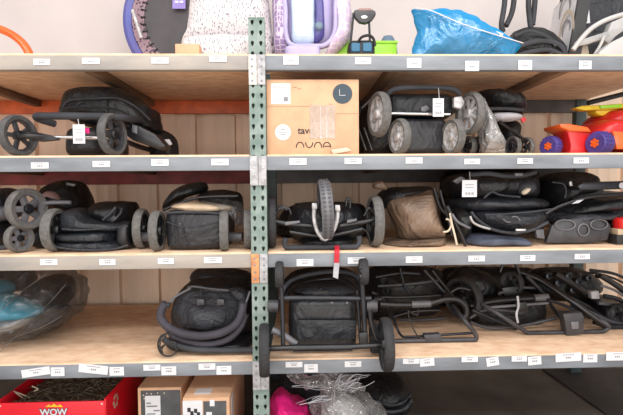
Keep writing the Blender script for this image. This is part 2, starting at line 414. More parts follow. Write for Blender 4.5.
for lv, z in enumerate(Z):
    for sd in (0, 1):
        a, b = ((LX0, PX-PW/2) if sd == 0 else (PX+PW/2, RX1)); xc, L_ = (a+b)/2, b-a
        col = 'beam_beige' if (sd == 0 and lv in (0, 2)) else 'beam_grey'
        m = MB(); zt = z-.007
        m.box((xc, .004, zt-BH/2), (L_, .005, BH), bev=.0015)            # front web
        m.box((xc, .018, zt-.0025), (L_, .03, .005)); m.box((xc, .018, zt-BH+.0025), (L_, .03, .005), bev=.001)
        bm_ = m.build('front_beam', col, rack); beams[(lv, sd)] = bm_
        px_ = PX-PW/4-.0006 if sd == 0 else PX+PW/4+.0006
        m = MB().box((px_, -.0068, zt-.060), (PW/2-.0005, .005, .122), bev=.0015)
        if True: m.box((px_+(-PW/4+.001 if sd == 0 else PW/4-.001), .004, zt-BH/2), (.004, .022, BH))
        pl = m.build('connector_plate', plates.get((lv, sd), 'plate_grey'), bm_)
        m = MB()
        for k in range(4):
            m.lathe([(.0005, -.002), (.0042, -.0012), (.0045, .001), (.0005, .001)], (px_+(.002 if sd else -.002), -.0098, zt-.018-.029*k), (0, 1, 0), 10, closed=False)
        m.build('rivet', 'ink_grey' if lv != 1 else 'silver_metal', pl)
        rm = {0: 'rear_orange', 1: 'rear_red', 2: 'rear_grey', 3: 'rear_grey'}[lv] if sd == 0 else 'rear_grey'
        rh = .094 if lv == 1 else .076
        MB().box((xc, BD-.02, zt-rh/2-.010), (L_, .03, rh), bev=.002).build('rear_beam', rm, rack)
        MB().box((xc, BD/2, z-BT/2), (L_-.004 if sd else L_-.004, BD-.004, BT), bev=.001).build('shelf_board', 'particle_board', rack)
        xs = ((-1.55, -.88) if sd == 0 else (.42, 1.17))
        for xx in xs:
            MB().box((xx, BD/2, z-BT-.02), (.042, BD-.09, .036), bev=.002).build('deck_support', 'wood_bar', rack)
labs = {0: [(42, 62, 16, 6), (91, 61, 17, 6), (160, 60.5, 17, 6), (218, 58.5, 17, 6.5), (291, 60, 15, 9), (363, 61, 16, 6.5), (414, 63, 14.5, 9.5), (472, 66, 14, 10), (525, 65, 14, 9.5), (585, 65, 13, 8.5)],
        1: [(40, 165.5, 17, 6), (101.5, 164, 17, 6), (160, 162.5, 17, 6.5), (220, 162, 17, 6.5), (298, 161.5, 17, 6.5), (353, 161, 17, 6), (414, 160.5, 17, 6), (472, 161.5, 16, 5.5), (525, 161, 16, 5.5), (581, 160.5, 16, 6)],
        2: [(49, 262, 17, 6), (107.5, 262, 16, 6), (166, 261, 16, 6), (213, 260, 18, 6), (305, 262.5, 17, 7), (356, 260.5, 17, 6.5), (414, 259.5, 17, 6.5), (476.5, 258.5, 17, 6), (527.5, 258, 16, 6), (582, 256.5, 16, 5.5)],
        3: [(36, 372, 28, 8, .13), (58, 371.5, 13.5, 9), (93.5, 369, 29, 9, -.13), (117, 371, 14.5, 9), (152, 367.5, 17, 6), (169, 370.5, 15, 9), (207, 366.5, 17, 6.5), (224, 370, 15, 9), (294, 364.5, 17, 5.5), (311, 368, 14, 8.5), (353, 364, 17, 6),
            (411, 361, 17, 5.5), (427, 362, 15, 8.5, .08), (469.5, 359, 17, 6), (492.5, 361.5, 13, 9, .15), (519, 358.5, 16, 6), (534.5, 360.5, 14, 9, .08), (568, 357, 27, 9, .04), (590, 358, 15, 9), (617, 356, 24, 9)]}
for lv, ls in labs.items():
    for j, l in enumerate(ls):
        x, y, ww, hh = l[:4]; tl = l[4] if len(l) > 4 else 0
        c = at(x, y, .0); s_ = DIST/FPX
        c.y = -.0012 if j % 2 == 0 or lv < 3 else -.0022
        bm_ = beams[(lv, 0 if x < 258 else 1)]; R = Euler((0, -tl, 0)).to_matrix()
        o = MB().box(c, (ww*s_, .0008, hh*s_), R).build('price_label', 'card_white', bm_)
        m = MB()
        for k in range(3): m.box(c+R @ V(((k-1)*.008, -.0006, -.002)), (.005, .0005, .0065), R)
        m.box(c+R @ V((0, -.0006, hh*s_*.28)), (ww*s_*.45, .0005, .0022), R)
        m.build('print', 'ink_grey', o)
#GOODS
def G(x, y, Y, z=None):
    p = at(x, y, Y)
    if z is not None: p.z = z
    return p
def px(Y): return (Y+DIST)/FPX          # metres per photo pixel at depth Y
# ------------------------------------------------------------------ top shelf
z0 = Z[0]; FLOOR[0] = z0
c = G(-22, 60, .16, z0)
m = MB(); pts = []
for k in range(19):
    a = math.pi*k/18; pts.append(c+V((math.cos(a)*.225, 0, math.sin(a)*.155+.012)))
o = m.tube(pts, .017, n=10, flat=1.3).build('plastic_arch', 'orange_plastic', None, c)
tag(o, 'orange plastic arch at the far left end of the top shelf', 'toy arch')
# mini trampoline leaning on the wall
Y = .72; cc = G(196, 22, Y); R0 = 70*px(Y); cc.z = z0+R0+.004; ax = V((0, -1, .10)).normalized()
t = thing('mini_trampoline', 'round mini trampoline with black mat and blue rim pad leaning behind the white pillow', 'trampoline', (cc.x, Y, z0))
MB().lathe([(R0*.86, -.008), (R0*.88, .012), (R0*.95, .022), (R0, .006), (R0, -.012), (R0*.92, -.02)], cc, ax, 64).build('rim_pad', 'royal_pad', t)
MB().lathe([(R0*.705, .012), (R0*.87, .016), (R0*.87, -.004), (R0*.705, 0)], cc, ax, 64).build('flowered_skirt', 'flower_print', t)
MB().lathe([(.0005, .010), (R0*.70, .010), (R0*.70, -.002), (.0005, -.002)], cc, ax, 64, closed=False).build('jumping_mat', 'trampoline_mat', t)
m = MB(); u = V((1, 0, 0)); v = ax.cross(u)
for k in range(44):
    a = 2*math.pi*k/44; d = u*math.cos(a)+v*math.sin(a)
    m.tube([cc+d*R0*.68+ax*.013, cc+d*R0*.75+ax*.018], .0042, n=6)
MB_loops = m.build('mat_loops', 'ink_black', t)
MB().tube([G(132.5, 10, Y-.09), G(141.5, 38, Y-.07)], .0095, n=12).build('leg', 'silver_plastic', t, label='silver folded leg')
lb = MB().box(cc+V((-.085, -.03, .085)), (.072, .003, .09), (-.1, 0, 0)).build('mat_label', 'violet_label', t)
m = MB()
for dx, dz, ww in ((-.012, -.006, .02), (.014, -.006, .02), (0, -.028, .07)): m.box(cc+V((-.085+dx, -.033, .085+dz)), (ww, .001, .012), (-.1, 0, 0))
m.build('print', 'card_white', lb)
# white leaf-printed pillow
Y = .07
t = thing('nursing_pillow', 'puffy white pillow printed with grey leaves behind the green post', 'pillow', tuple(G(224, 60, Y+.12, z0)))
MB().pillow([(187, -30), (225, -36), (262, -30), (268, 0), (271, 24), (270, 46), (225, 50), (182, 46), (185, 28), (189, 0)], Y+.05, .24, .005, 8).build('upper_cushion', 'leaf_print', t)
MB().pad(177, 31, 271, 56, Y+.03, .3, e=5, amp=.006, fr=9, floor=z0+.001).build('lower_cushion', 'leaf_print', t)
o = MB().box(V((G(188, 48, .03).x, .04, z0+.0225)), (.098, .05, .043), bev=.002).build('carton', 'cardboard', None, tuple(G(188, 48, .04, z0)))
tag(o, 'small tan carton in front of the white leaf-print pillow', 'box')
# lavender baby swing seat
Y = .1
t = thing('baby_seat', 'lavender baby seat with pale blue glossy panel beside the post on top shelf', 'baby seat', tuple(G(310, 60, Y+.15, z0)))
MB().pillow([(285, -20), (310, -28), (335, -18), (337, 10), (336, 36), (328, 46), (310, 49), (293, 47), (285, 36), (284, 10)], Y+.08, .12, .002, 8).build('seat_shell', 'lavender', t)
pts = [G(x, y, Y+.07) for x, y in ((286, -15), (310, -24), (333, -14), (335.5, 12), (334, 34), (325, 45), (310, 46), (292, 45), (286, 34), (285.5, 12))]
MB().tube(pts, .011, closed=True).build('rim', 'lavender', t)
MB().pillow([(292, -10), (314, -10), (315, 20), (314, 43), (293, 43), (291.5, 20)], Y+.05, .07, .003, 12, k=5).build('glossy_panel', 'pale_blue', t)
m = MB().pillow([(314, -10), (322, -6), (324.5, 14), (324, 36), (314, 42), (315, 16)], Y+.05, .06, .002, 9, k=5).build('dark_strip', 'deep_violet', t)
MB().lathe([(.0005, .012), (.012, .011), (.019, .004), (.019, -.01)], G(319, 26, Y+.045), (0, -1, 0), 20, closed=False).build('dial', 'blue_grey_plastic', m)
MB().pad(284, 43.5, 321, 56, Y+.01, .2, e=6, amp=.001, floor=z0+.001).build('base', 'lavender', t)
MB().pillow([(273, -12), (285, -14), (288, 20), (289, 44), (287, 56), (274, 56), (273, 30)], Y+.06, .16, .004, 9).build('left_bolster', 'lattice_print', t)
MB().pillow([(333, -12), (348, -6), (352, 14), (352, 34), (344, 45), (332, 56), (324, 56), (331, 44), (337, 25)], Y+.05, .15, .004, 9).build('right_bolster', 'scale_print', t)
# green tray, toy trolley
Y = .14
o = MB().pad(333, 42, 373, 60, Y+.08, .16, e=10, amp=0, floor=z0+.001); tr = thing('plastic_tray', 'lime green plastic tray behind the little blue trolley', 'tray', tuple(G(366, 60, .3, z0)))
o.bm.free()
xa, xb = G(334, 50, .24).x, G(396, 50, .24).x
zt = G(366, 42.5, .24).z
m = MB()
for y_ in (.24, .42): m.box(((xa+xb)/2, y_, (z0+zt)/2), (xb-xa, .008, zt-z0), bev=.002)
for x_ in (xa, xb): m.box((x_, .33, (z0+zt)/2), (.008, .18, zt-z0), bev=.002)
m.box(((xa+xb)/2, .33, z0+.005), (xb-xa, .18, .008)).build('tray_body', 'lime_plastic', tr)
m = MB().tube([V((xa-.004, .235, zt)), V((xb+.004, .235, zt)), V((xb+.004, .425, zt)), V((xa-.004, .425, zt))], .007, closed=True, smooth=False).build('rolled_rim', 'lime_plastic', tr)
cz = G(387, 36, .5).z
o = MB().lathe([(.0005, cz-z0), (.025, cz-z0-.004), (.042, cz-z0-.035), (.062, .06), (.066, 0), (.0005, 0)], V((G(388, 40, .5).x, .5, z0)), (0, 0, 1), 24, closed=False).build('toy_dome', 'blue_grey_plastic', None, (G(388, 40, .5).x, .5, z0))
tag(o, 'blue grey plastic dome standing behind the lime green tray', 'toy')
Y = .1
t = thing('toy_trolley', 'little blue toy trolley with tall black pull handle and grey grip', 'toy trolley', tuple(G(361, 60, Y+.05, z0)))
MB().pad(349, 39, 375.5, 60, Y, .11, e=6, amp=.002, floor=z0+.001).build('bag', 'slate_cloth', t)
for x_ in (355.5, 367): MB().pad(x_-4, 42.5, x_+5, 51.5, Y-.006, .02, e=7, amp=.001).build('pocket', 'blue_panel', t)
MB().tube([G(350.5, 44, Y+.05), G(352.5, 24, Y+.05), G(353.5, 13, Y+.05)], .0052, smooth=False).build('pole', 'black_metal', t)
MB().tube([G(370, 44, Y+.05), G(369, 20, Y+.05)], .0052, smooth=False).build('pole', 'black_metal', t)
h = MB().slab([(354, 10), (358, 9), (372, 9), (376, 11), (376, 15), (372, 20), (366, 23), (360, 22), (355, 17)], Y+.035, .03, .006).build('grip', 'grey_plastic', t)
MB().slab([(361, 16), (365, 15), (368, 16.5), (366, 18.5), (362, 18.5)], Y+.031, .004, .001).build('badge', 'card_white', h)
MB().slab([(359, 8), (371, 8), (372, 10.5), (358, 10.5)], Y+.033, .03, .002).build('top_cap', 'pink_lining', h)
MB().tube([G(358, 42, Y+.0), G(362, 37, Y-.01), G(369, 35.5, Y-.01), G(373.5, 39, Y), G(375, 46, Y)], .006).build('strap', 'black_webbing', t)
# blue bag
Y = .01
t = thing('plastic_bag', 'crumpled bright blue translucent plastic bag on the top shelf', 'bag', tuple(G(465, 60, Y+.1, z0)))
MB().pillow([(415, 7), (421, 7), (440, 7.5), (460, 10), (480, 19), (500, 29), (523, 43), (512, 52), (490, 57), (450, 59), (413, 59), (415, 45), (419, 28)], Y, .19, .014, 9, k=2.2, sub=5, rings=12, smooth=False).build('bag_body', 'blue_film', t)
MB().pillow([(424, 26), (455, 20), (485, 30), (508, 45), (490, 57), (450, 58), (420, 58)], Y+.06, .12, .012, 11).build('contents', 'teal_plastic', t)
MB().tube([G(416, 8, Y+.05), G(432, 11, Y+.0), G(460, 23, Y-.01), G(490, 33, Y-.005), G(523, 43, Y+.06)], .0022).build('seam', 'card_white', t, label='white seam line')
MB().slab([(487.5, 28), (503.5, 33.5), (502.5, 37), (486.5, 31.5)], Y+.02, .004, .001).build('sticker', 'card_white', t)
# black carrier with two upright handles
Y = .2
t = thing('folded_carrier', 'heap of black padded straps with two upright loop handles', 'carrier', tuple(G(538, 60, Y+.1, z0)))
MB().pillow([(506, 58), (508, 45), (514, 32), (522, 27), (540, 28), (552, 33), (563, 42), (568, 52), (566, 60)], Y, .2, .008, 12).build('padded_body', 'black_cloth', t)
for pts, r in (([(508, 53), (525, 44), (545, 41), (560, 45), (567, 55)], .011), ([(513, 57), (530, 52), (550, 50), (566, 57)], .010), ([(515, 36), (530, 31), (548, 37), (556, 46)], .008), ([(530, 57), (548, 55), (556, 50)], .005)):
    MB().tube([G(x, y, Y-.012) for x, y in pts], r, flat=.5)  .build('strap', 'foam_grip', t)
MB().tube([G(503, 32, Y+.08), G(501.5, 24, Y+.07), G(504, 8, Y+.07), G(506, -8, Y+.07), G(511, -12, Y+.08), G(514, -4, Y+.09), G(512, 12, Y+.09), G(506, 26, Y+.08)], .0125).build('handle', 'foam_grip', t)
MB().tube([G(532, 34, Y+.09), G(530, 22, Y+.09), G(528.5, 4, Y+.09), G(530, -10, Y+.09), G(535, -10, Y+.1), G(534.5, 6, Y+.1), G(532.5, 25, Y+.1)], .0125).build('handle', 'foam_grip', t)
# printed flat carton
Y = .3
t = thing('printed_carton', 'tall flat printed carton with wheel-like artwork and a black edge', 'box', tuple(G(570, 60, Y, z0)))
a = G(573, 56, .2, z0); b = G(546, 56, .58, z0); hh = .42
d = (b-a).normalized(); nrm = V((-d.y, d.x, 0)); L_ = (b-a).length
ctr = (a+b)/2; RZ = Matrix((d, nrm, V((0, 0, 1)))).transposed(); tilt = Matrix.Rotation(.13, 3, V((1, 0, 0)))
RR = Matrix.Rotation(.10, 3, 'Y')
def bx_(u_, v_, h_): return ctr+d*u_+nrm*v_+V((h_*.16, 0, h_*.99))
mm = Matrix((d, nrm, V((.16, 0, .99)))).transposed()
MB().box(bx_(0, 0, hh/2), (L_, .052, hh), mm).build('carton_body', 'ink_black', t)
sgn = 1 if nrm.x < 0 else -1
f = MB().box(bx_(.01, sgn*.0265, hh/2), (L_*.93, .0015, hh*.98), mm).build('printed_face', 'card_white', t)
for k, (u_, h_, rr, mt) in enumerate(((-.10, .20, .10, 'cream_plastic'), (-.10, .20, .055, 'ink_grey'), (.08, .16, .07, 'grey_plastic'), (-.02, .33, .08, 'ink_grey'))):
    MB().lathe([(rr, 0), (rr, .001), (rr*.8, .001), (rr*.8, 0)], bx_(u_, sgn*(.0277+.0004*k), h_), nrm*sgn, 40).build('printed_ring', mt, f)
# dark cushion with tag, white folded frame, white board
Y = .36
t = thing('seat_cushion', 'dark charcoal cushion with white tag at the right end of top shelf', 'cushion', tuple(G(605, 60, Y+.1, z0)))
MB().pad(579, -30, 640, 62, Y, .2, e=6, amp=.005, fr=6, floor=z0+.001).build('cushion_body', 'grey_cloth', t)
hang_tag(t, 583, 14, 13, 19, Y-.012, None, True, -.1)
Y = .12
t = thing('folded_high_chair', 'white folded high chair frame with curved legs at the top right', 'high chair', tuple(G(602, 60, Y+.1, z0)))
MB().tube([G(573, 50, Y+.03), G(582, 38, Y+.02), G(592, 28, Y+.01), G(606, 20, Y), G(625, 14, Y), G(640, 12, Y)], .0105).build('leg', 'white_plastic', t)
MB().slab([(577, 41), (608, 31), (611, 35), (606, 38), (588, 44), (578, 46)], Y+.06, .05, .004).build('crossbar', 'white_plastic', t)
MB().slab([(597, 62), (600, 52), (612, 42), (640, 28), (640, 62)], Y-.02, .05, .004).build('tray', 'white_plastic', t)
MB().slab([(604, 40), (612, 22), (630, 14), (634, 24), (616, 36), (609, 44)], Y+.1, .04, .004).build('side_panel', 'white_plastic', t)
MB().slab([(575, 47), (588, 45), (592, 62), (574, 62)], Y+.1, .06, .004).build('foot_block', 'cream_plastic', t)
MB().tube([G(590, 62, Y+.05), G(600, 46, Y+.04), G(604, 36, Y+.04)], .007).build('leg', 'white_plastic', t)
# ------------------------------------------------------------------ second level
z1 = Z[1]; FLOOR[0] = z1
# left stroller lying folded
Y = .05
t = thing('folded_stroller', 'folded black stroller with big thick seat pack alone on the upper left shelf', 'stroller', tuple(G(95, 153, .3, z1)), 'folded strollers on the rack')
MB().pad(60.5, 99, 148, 124, .22, .26, e=5, amp=.005, fr=9, rot=(0, .06, 0)).build('seat_pack', 'slate_cloth', t)
MB().pillow([(61, 117), (60.5, 104), (65, 92), (78, 87), (110, 86.5), (126, 90), (140, 99), (154, 114), (159, 128), (150, 131), (120, 123), (90, 119)], .2, .26, .005, 9, k=5).build('canopy', 'black_cloth', t)
MB().tube([G(63, 107, .2), G(70, 100.5, .19), G(95, 98.5, .18), G(118, 98.5, .18), G(136, 107, .19), G(150, 120, .22)], .0055).build('piping', 'foam_grip', t)
MB().tube([G(62, 112, .2), G(66, 108, .195), G(90, 107, .19), G(116, 109, .19), G(140, 120, .2)], .004).build('piping', 'black_webbing', t)
MB().tube([G(106, 100, .185), G(108, 111, .2), G(107, 121, .215)], .004).build('seam', 'black_webbing', t)
MB().tube([G(55, 124, .16), G(40, 119.5, .11), G(36.5, 116.3, .085), G(46, 116, .07), G(80, 116.2, .065), G(122, 117.5, .07), G(145, 122, .3)], .0155).build('handlebar', 'foam_grip', t)
wheel(t, G(18.5, 136, .06, z1+.088), .087, .036, (.955, -.29, .03), 5, 'rubber', 'grey_plastic', sw=.2, thick=.24)
wheel(t, G(112.5, 135, .05, z1+.090), .089, .036, (.985, -.16, .02), 5, 'rubber', 'grey_plastic', sw=.22, thick=.22)
MB().tube([G(19, 136.5, .03), G(30, 136, .03), G(44, 137, .06)], .013).build('fork', 'black_plastic', t)
MB().tube([G(40, 137, .07), G(110, 138, .09)], .0075).build('axle', 'silver_metal', t)
MB().slab([(32, 131), (50, 135), (58, 139.5), (40, 141.5), (30, 140)], .05, .03, .005).build('hinge', 'black_plastic', t)
MB().pad(58, 125, 100, 152, .14, .4, e=4, amp=.005, floor=z1+.002).build('basket', 'basket_cloth', t)
MB().tube([G(118, 121, .1), G(150, 136, .3), G(176, 149, .46)], .018).build('side_frame', 'black_metal', t)
MB().tube([G(112, 136, .08), G(140, 147, .25), G(160, 152, .4)], .012).build('side_frame', 'black_metal', t)
MB().slab([(122, 119), (128, 120), (155, 134), (166, 146), (160, 150), (132, 140), (120, 130)], .16, .1, .008).build('hinge', 'black_plastic', t)
m = MB().slab([(132, 124), (137, 126), (137, 134), (132, 132)], .15, .02, .002).build('clip', 'mid_grey_plastic', t)
MB().pillow([(150, 128), (164, 130), (176, 140), (177, 149), (170, 152), (150, 152)], .34, .15, .004, 9).build('front_foot', 'black_cloth', t)
MB().slab([(164, 139.5), (169, 139), (172, 144), (168, 146), (164, 143)], .33, .012, .002).build('reflector', 'card_white', t, label='pale reflector')  # pale chip stands in for the highlight on the black foot
hang_tag(t, 79, 134, 11.5, 18.5, .03, (78, 119, .05))
MB().slab([(84.5, 128), (89, 128.5), (89, 133.5), (84.5, 133)], .05, .006, .001).build('sticker', 'pink_cloth', t, label='pink round sticker')
# big carton
a = G(267, 150, .035); b = G(359, 150, .035); zt = G(312, 79.5, .035).z; xc = (a.x+b.x)/2; wdt = b.x-a.x; ht = zt-z1
t = thing('carton', 'large tan cardboard carton with stickers beside the green post', 'box', (xc, .28, z1))
MB().box((xc, .285, z1+ht/2+.0005), (wdt, .5, ht), bev=.003).build('carton_body', 'cardboard', t)
fy = .0345
def fc(x, y): p = at(x, y, .035); return p
def dec(name, x0, y0, x1, y1, mt, th=.0008, dy=0, par=None):
    p, q = fc(x0, y0), fc(x1, y1)
    return MB().box(((p.x+q.x)/2, fy-dy, (p.z+q.z)/2), (q.x-p.x, th, p.z-q.z)).build(name, mt, par or t)
lb = dec('shipping_label', 271, 83.5, 290.5, 104, 'card_white')
dec('print', 283.5, 97, 288, 101.5, 'ink_grey', .0006, .0006, lb); dec('print', 273, 98, 281, 101, 'pale_grey_cloth', .0006, .0006, lb); dec('print', 273, 86, 286, 88, 'pale_grey_cloth', .0006, .0006, lb)
def disc(name, x, y, rpx, mt, par=None, dy=0):
    p = fc(x, y); p.y = fy-dy; r = rpx*px(.035)
    return MB().lathe([(.0003, 0), (r, 0), (r, .0008), (.0003, .0008)], p, (0, -1, 0), 36, closed=False).build(name, mt, par or t)
s = disc('round_sticker', 342.5, 93.8, 9.8, 'sticker_navy')
MB().tube([V((fc(339.5, 90).x, fy-.001, fc(339.5, 89.5).z)), V((fc(339.5, 96).x, fy-.001, fc(339.5, 95.5).z)), V((fc(345.5, 96).x, fy-.001, fc(345.5, 95.3).z))], .0014, smooth=False).build('print', 'card_white', s)
s = disc('round_sticker', 283, 132.3, 7.8, 'card_white')
for k, ww in enumerate((5, 8, 6)): dec('print', 283-ww/2, 129+k*2.7, 283+ww/2, 129.8+k*2.7, 'ink_grey', .0006, .001, s)
def letter(pts_list, r, name='lettering'):
    m = MB()
    for pts in pts_list: m.tube([V((fc(x, y).x, fy-.0006, fc(x, y).z)) for x, y in pts], r, n=8, flat=.3, sub=5)
    m.build(name, 'ink_black', t)
mtext('tavo', .041, (fc(306, 131).x, fy-.0005, fc(306, 130.8).z), 'ink_black', t, bold=.0006, sx=.98)
def hump(x0, x1, yt, yb): xm = (x0+x1)/2; return [(x0, yb), (x0+.35, (yt+yb)/2), (xm-1.6, yt+.3), (xm, yt), (xm+1.6, yt+.3), (x1-.35, (yt+yb)/2), (x1, yb)]
letter([hump(296.3, 303.8, 142.4, 147.6)+[], ], .0021)
letter([[(303.8, 147.4), (304.6, 144.8)]], .0021) if False else None
letter([[(305.6, 142.4), (306.2, 145.2), (308.2, 147.4), (310.2, 147.4), (312.2, 145.2), (312.8, 142.4)]], .0021)
letter([hump(314.4, 321.6, 142.4, 147.6)], .0021)
letter([hump(323.2, 330.6, 142.4, 147.6), [(324.2, 146.3), (330, 146.3)]], .0021)
MB().box(((fc(309, 0).x+fc(334.5, 0).x)/2, fy-.0012, (fc(0, 106).z+fc(0, 140).z)/2), (fc(334.5, 0).x-fc(309, 0).x, .0008, fc(0, 106).z-fc(0, 140).z)).build('clear_tape', 'tape_film', t)
for xx in (320.5, 326.5): dec('tape_edge', xx, 106.5, xx+.5, 139.5, 'card_white', .0003, .0018)
dec('seam', 267.5, 106, 309, 106.5, 'cardboard_dark', .0004, .0002)
dec('seam', 336, 113.4, 358.5, 113.9, 'cardboard_dark', .0004, .0002)
for x_, y_, w_ in ((293, 87, 4), (298, 88.3, 3), (310, 104, 1.2), (329, 103.8, 3)): dec('scuff', x_, y_, x_+w_, y_+.8, 'cardboard_dark', .0004, .0003)
MB().slab([(331, 149.5), (347, 147.5), (352, 150.5), (333, 152)], .02, .008, .001).build('torn_flap', 'cream_plastic', t)
# double stroller
Y = .06
t = thing('folded_stroller', 'folded black double stroller with dusty spoked wheels right of the tan carton', 'stroller', tuple(G(420, 153, .3, z1)), 'folded strollers on the rack')
wk = dict(tyre='dusty_rubber', rim='silver_plastic', hubm='silver_plastic', spokes=8, sw=.16)
zl = lambda y, Y_: at(400, y, Y_).z
wheel(t, G(379, 114.5, .10), 22.5*px(.1), .038, (-.975, -.21, 0), **wk)
wheel(t, G(399.5, 131, .07, z1+.079), .078, .034, (-.96, -.26, 0), **wk)
wheel(t, G(453, 133, .07, z1+.078), .077, .034, (-.975, -.21, 0), **wk)
MB().tube([G(386, 100, .1), G(390, 91.5, .09), G(402, 88, .085), G(430, 87.5, .085), G(452, 89, .09), G(460, 94, .1)], .012).build('handlebar', 'foam_grip', t)
MB().tube([G(391, 113.5, .09), G(450, 114.5, .09)], .0065).build('axle_bar', 'silver_metal', t)
MB().pad(386, 91, 459, 116, .13, .4, e=6, amp=.006, fr=12).build('seat_fabric', 'slate_cloth', t)
MB().pad(398, 117, 450, 153, .12, .4, e=7, amp=.004, fr=9, floor=z1+.002).build('basket', 'basket_cloth', t)
MB().pad(364, 100, 400, 153, .2, .4, e=4, amp=.006, fr=9, floor=z1+.002).build('side_fabric', 'black_cloth', t)
MB().tube([G(362, 108, .2), G(372, 99, .16), G(380, 96, .13)], .005).build('strap', 'mid_grey_plastic', t)
MB().slab([(454, 97), (462, 96), (465, 103), (461, 109), (454, 107)], .1, .03, .004).build('bracket', 'silver_plastic', t)
MB().slab([(421, 107), (427, 105), (430, 109), (425, 112), (421, 111)], .115, .012, .002).build('clip', 'mid_grey_plastic', t)
for x_ in (366, 372): MB().tube([G(x_-8, 128, .15), G(x_, 150, .12)], .006).build('side_frame', 'black_metal', t)
hang_tag(t, 438.3, 107.5, 11, 18, .055, (438.5, 88, .075))
# second stroller with rain cover
t = thing('folded_stroller', 'folded black stroller with grey crinkled rain cover over its front wheel', 'stroller', tuple(G(500, 153, .35, z1)), 'folded strollers on the rack')
wheel(t, G(470, 113.5, .12), 21.5*px(.12), .038, (-.975, -.21, 0), **wk)
wk2 = dict(tyre='dusty_rubber', rim='grey_plastic', spokes=5, sw=.2)
wheel(t, G(469, 143, .2, z1+.048), .047, .03, (-.96, -.25, 0), **wk2); wheel(t, G(479, 143, .2, z1+.048), .047, .03, (-.96, -.25, 0), **wk2)
wheel(t, G(513, 142, .25, z1+.05), .049, .024, (-.96, -.25, 0), **wk2); wheel(t, G(526.5, 142.5, .25, z1+.048), .047, .024, (-.96, -.25, 0), **wk2)
MB().pillow([(478, 95), (484, 96), (492, 112), (500, 130), (506, 145), (506, 156), (484, 156), (481, 135), (479, 112)], .06, .12, .007, 16, smooth=False).build('rain_cover', 'grey_film', t)
MB().pillow([(480, 98), (483, 99), (490, 113), (498, 131), (503, 146), (502, 153), (486, 153), (482, 135)], .08, .08, .006, 16, smooth=False).build('wheel_guard', 'mid_grey_plastic', t)
MB().pillow([(480, 100), (481, 91), (490, 89), (505, 90), (517, 94), (523, 102), (525, 112), (520, 117), (505, 115), (492, 112)], .2, .35, .007, 12).build('canopy', 'black_cloth', t)
MB().tube([G(487, 109, .19), G(505, 108.5, .18), G(523, 110, .2)], .008).build('canopy_edge', 'grey_cloth', t)
MB().pillow([(492, 113), (510, 112), (522, 114), (522, 119), (508, 121.5), (495, 120)], .18, .1, .003, 12).build('lining', 'pale_grey_cloth', t, label='pale grey lining')
MB().slab([(521, 118), (525, 117), (526.5, 120), (523, 122.5)], .17, .01, .002).build('red_clip', 'red_plastic', t, label='small red clip')
MB().pillow([(494, 121), (515, 120), (518, 130), (512, 153), (496, 153)], .26, .3, .005, 10).build('basket', 'black_cloth', t)
MB().tube([G(500, 122, .2), G(508, 128, .22), G(517, 134, .24), G(527, 142, .25)], .007).build('side_frame', 'black_metal', t)
# toy truck
Y = .12
t = thing('toy_dump_truck', 'big red and orange toy dump truck with purple wheels on the right', 'toy truck', tuple(G(590, 153, .3, z1)))
zw = z1+.055
for cx, yy, r_, wd in ((551, .2, .046, .045), (600, .13, .052, .065)):
    c = G(cx, 145, yy, z1+r_); a = V((-.96, -.28, 0)) if cx > 560 else V((-.9, -.43, 0)); a.normalize()
    w_ = MB().lathe([(r_*.45, -wd/2), (r_*.9, -wd/2), (r_, -wd*.32), (r_, wd*.32), (r_*.9, wd/2), (r_*.45, wd/2)], c, a, 36).build('wheel', 'tread_violet', t)
    m = MB(); u = V((0, 0, 1)); v = a.cross(u)
    for k in range(18):
        an = 2*math.pi*k/18; d = u*math.cos(an)+v*math.sin(an); m.box(c+d*r_*1.0, (r_*.10, r_*.17, wd*.72), Matrix((d, a.cross(d), a)).transposed(), bev=.001)
    m.build('tread_block', 'purple_plastic', w_)
    MB().lathe([(.0005, wd*.5), (r_*.3, wd*.5), (r_*.5, wd*.42), (r_*.5, -wd*.4), (.0005, -wd*.4)], c, a, 24, closed=False).build('hub', 'deep_violet', w_)
    m = MB()
    for k in range(6):
        an = 2*math.pi*k/6; d = u*math.cos(an)+v*math.sin(an); m.lathe([(.0005, .004), (r_*.13, .003), (r_*.13, -.004)], c+d*r_*.28+a*wd*.5, a, 12, closed=False)
    m.lathe([(.0005, .006), (r_*.16, .004), (r_*.16, -.004)], c+a*wd*.5, a, 12, closed=False).build('hub_flower', 'orange_plastic', w_)
MB().slab([(562, 126), (566, 125), (590, 131), (592, 153), (570, 153), (571, 145), (568, 133)], .17, .12, .006).build('dump_body', 'red_plastic', t)
MB().slab([(560, 124), (568, 123.5), (588, 127), (592, 132), (570, 131), (561, 127.5)], .155, .14, .005).build('dump_rim', 'orange_plastic', t, label='orange rim of the dump body')
MB().pillow([(584, 133), (590, 125), (600, 120), (615, 120), (640, 126), (640, 150), (616, 150), (614, 135), (606, 129), (597, 129), (588, 136), (585, 150)], .13, .3, .001, 9, k=6, smooth=False).build('fender', 'red_plastic', t)
MB().pillow([(596, 122), (602, 114), (612, 110), (640, 109), (640, 140), (618, 136), (606, 126)], .2, .26, .001, 9, k=5).build('cab', 'red_plastic', t)
MB().slab([(613, 131), (640, 133), (640, 149), (617, 149)], .11, .02, .004).build('bumper', 'orange_plastic', t)
t = thing('toy_plane', 'yellow and green plastic toy lying on top of the red truck', 'toy', tuple(G(605, 110, .3)))
t.location = G(605, 112, .28); t['_o'] = tuple(t.location)
MB().slab([(575, 108), (582, 105.5), (600, 105), (640, 102), (640, 107), (606, 109.5), (585, 110.5)], .24, .05, .006).build('wing', 'yellow_plastic', t)
MB().slab([(595, 109), (606, 108), (622, 105), (640, 105), (640, 113), (614, 113), (602, 116), (597, 114)], .27, .07, .008).build('fuselage', 'yellow_plastic', t)
MB().slab([(600, 105.5), (622, 104), (622, 107.5), (601, 108.5)], .232, .01, .002).build('green_stripe', 'lime_plastic', t)
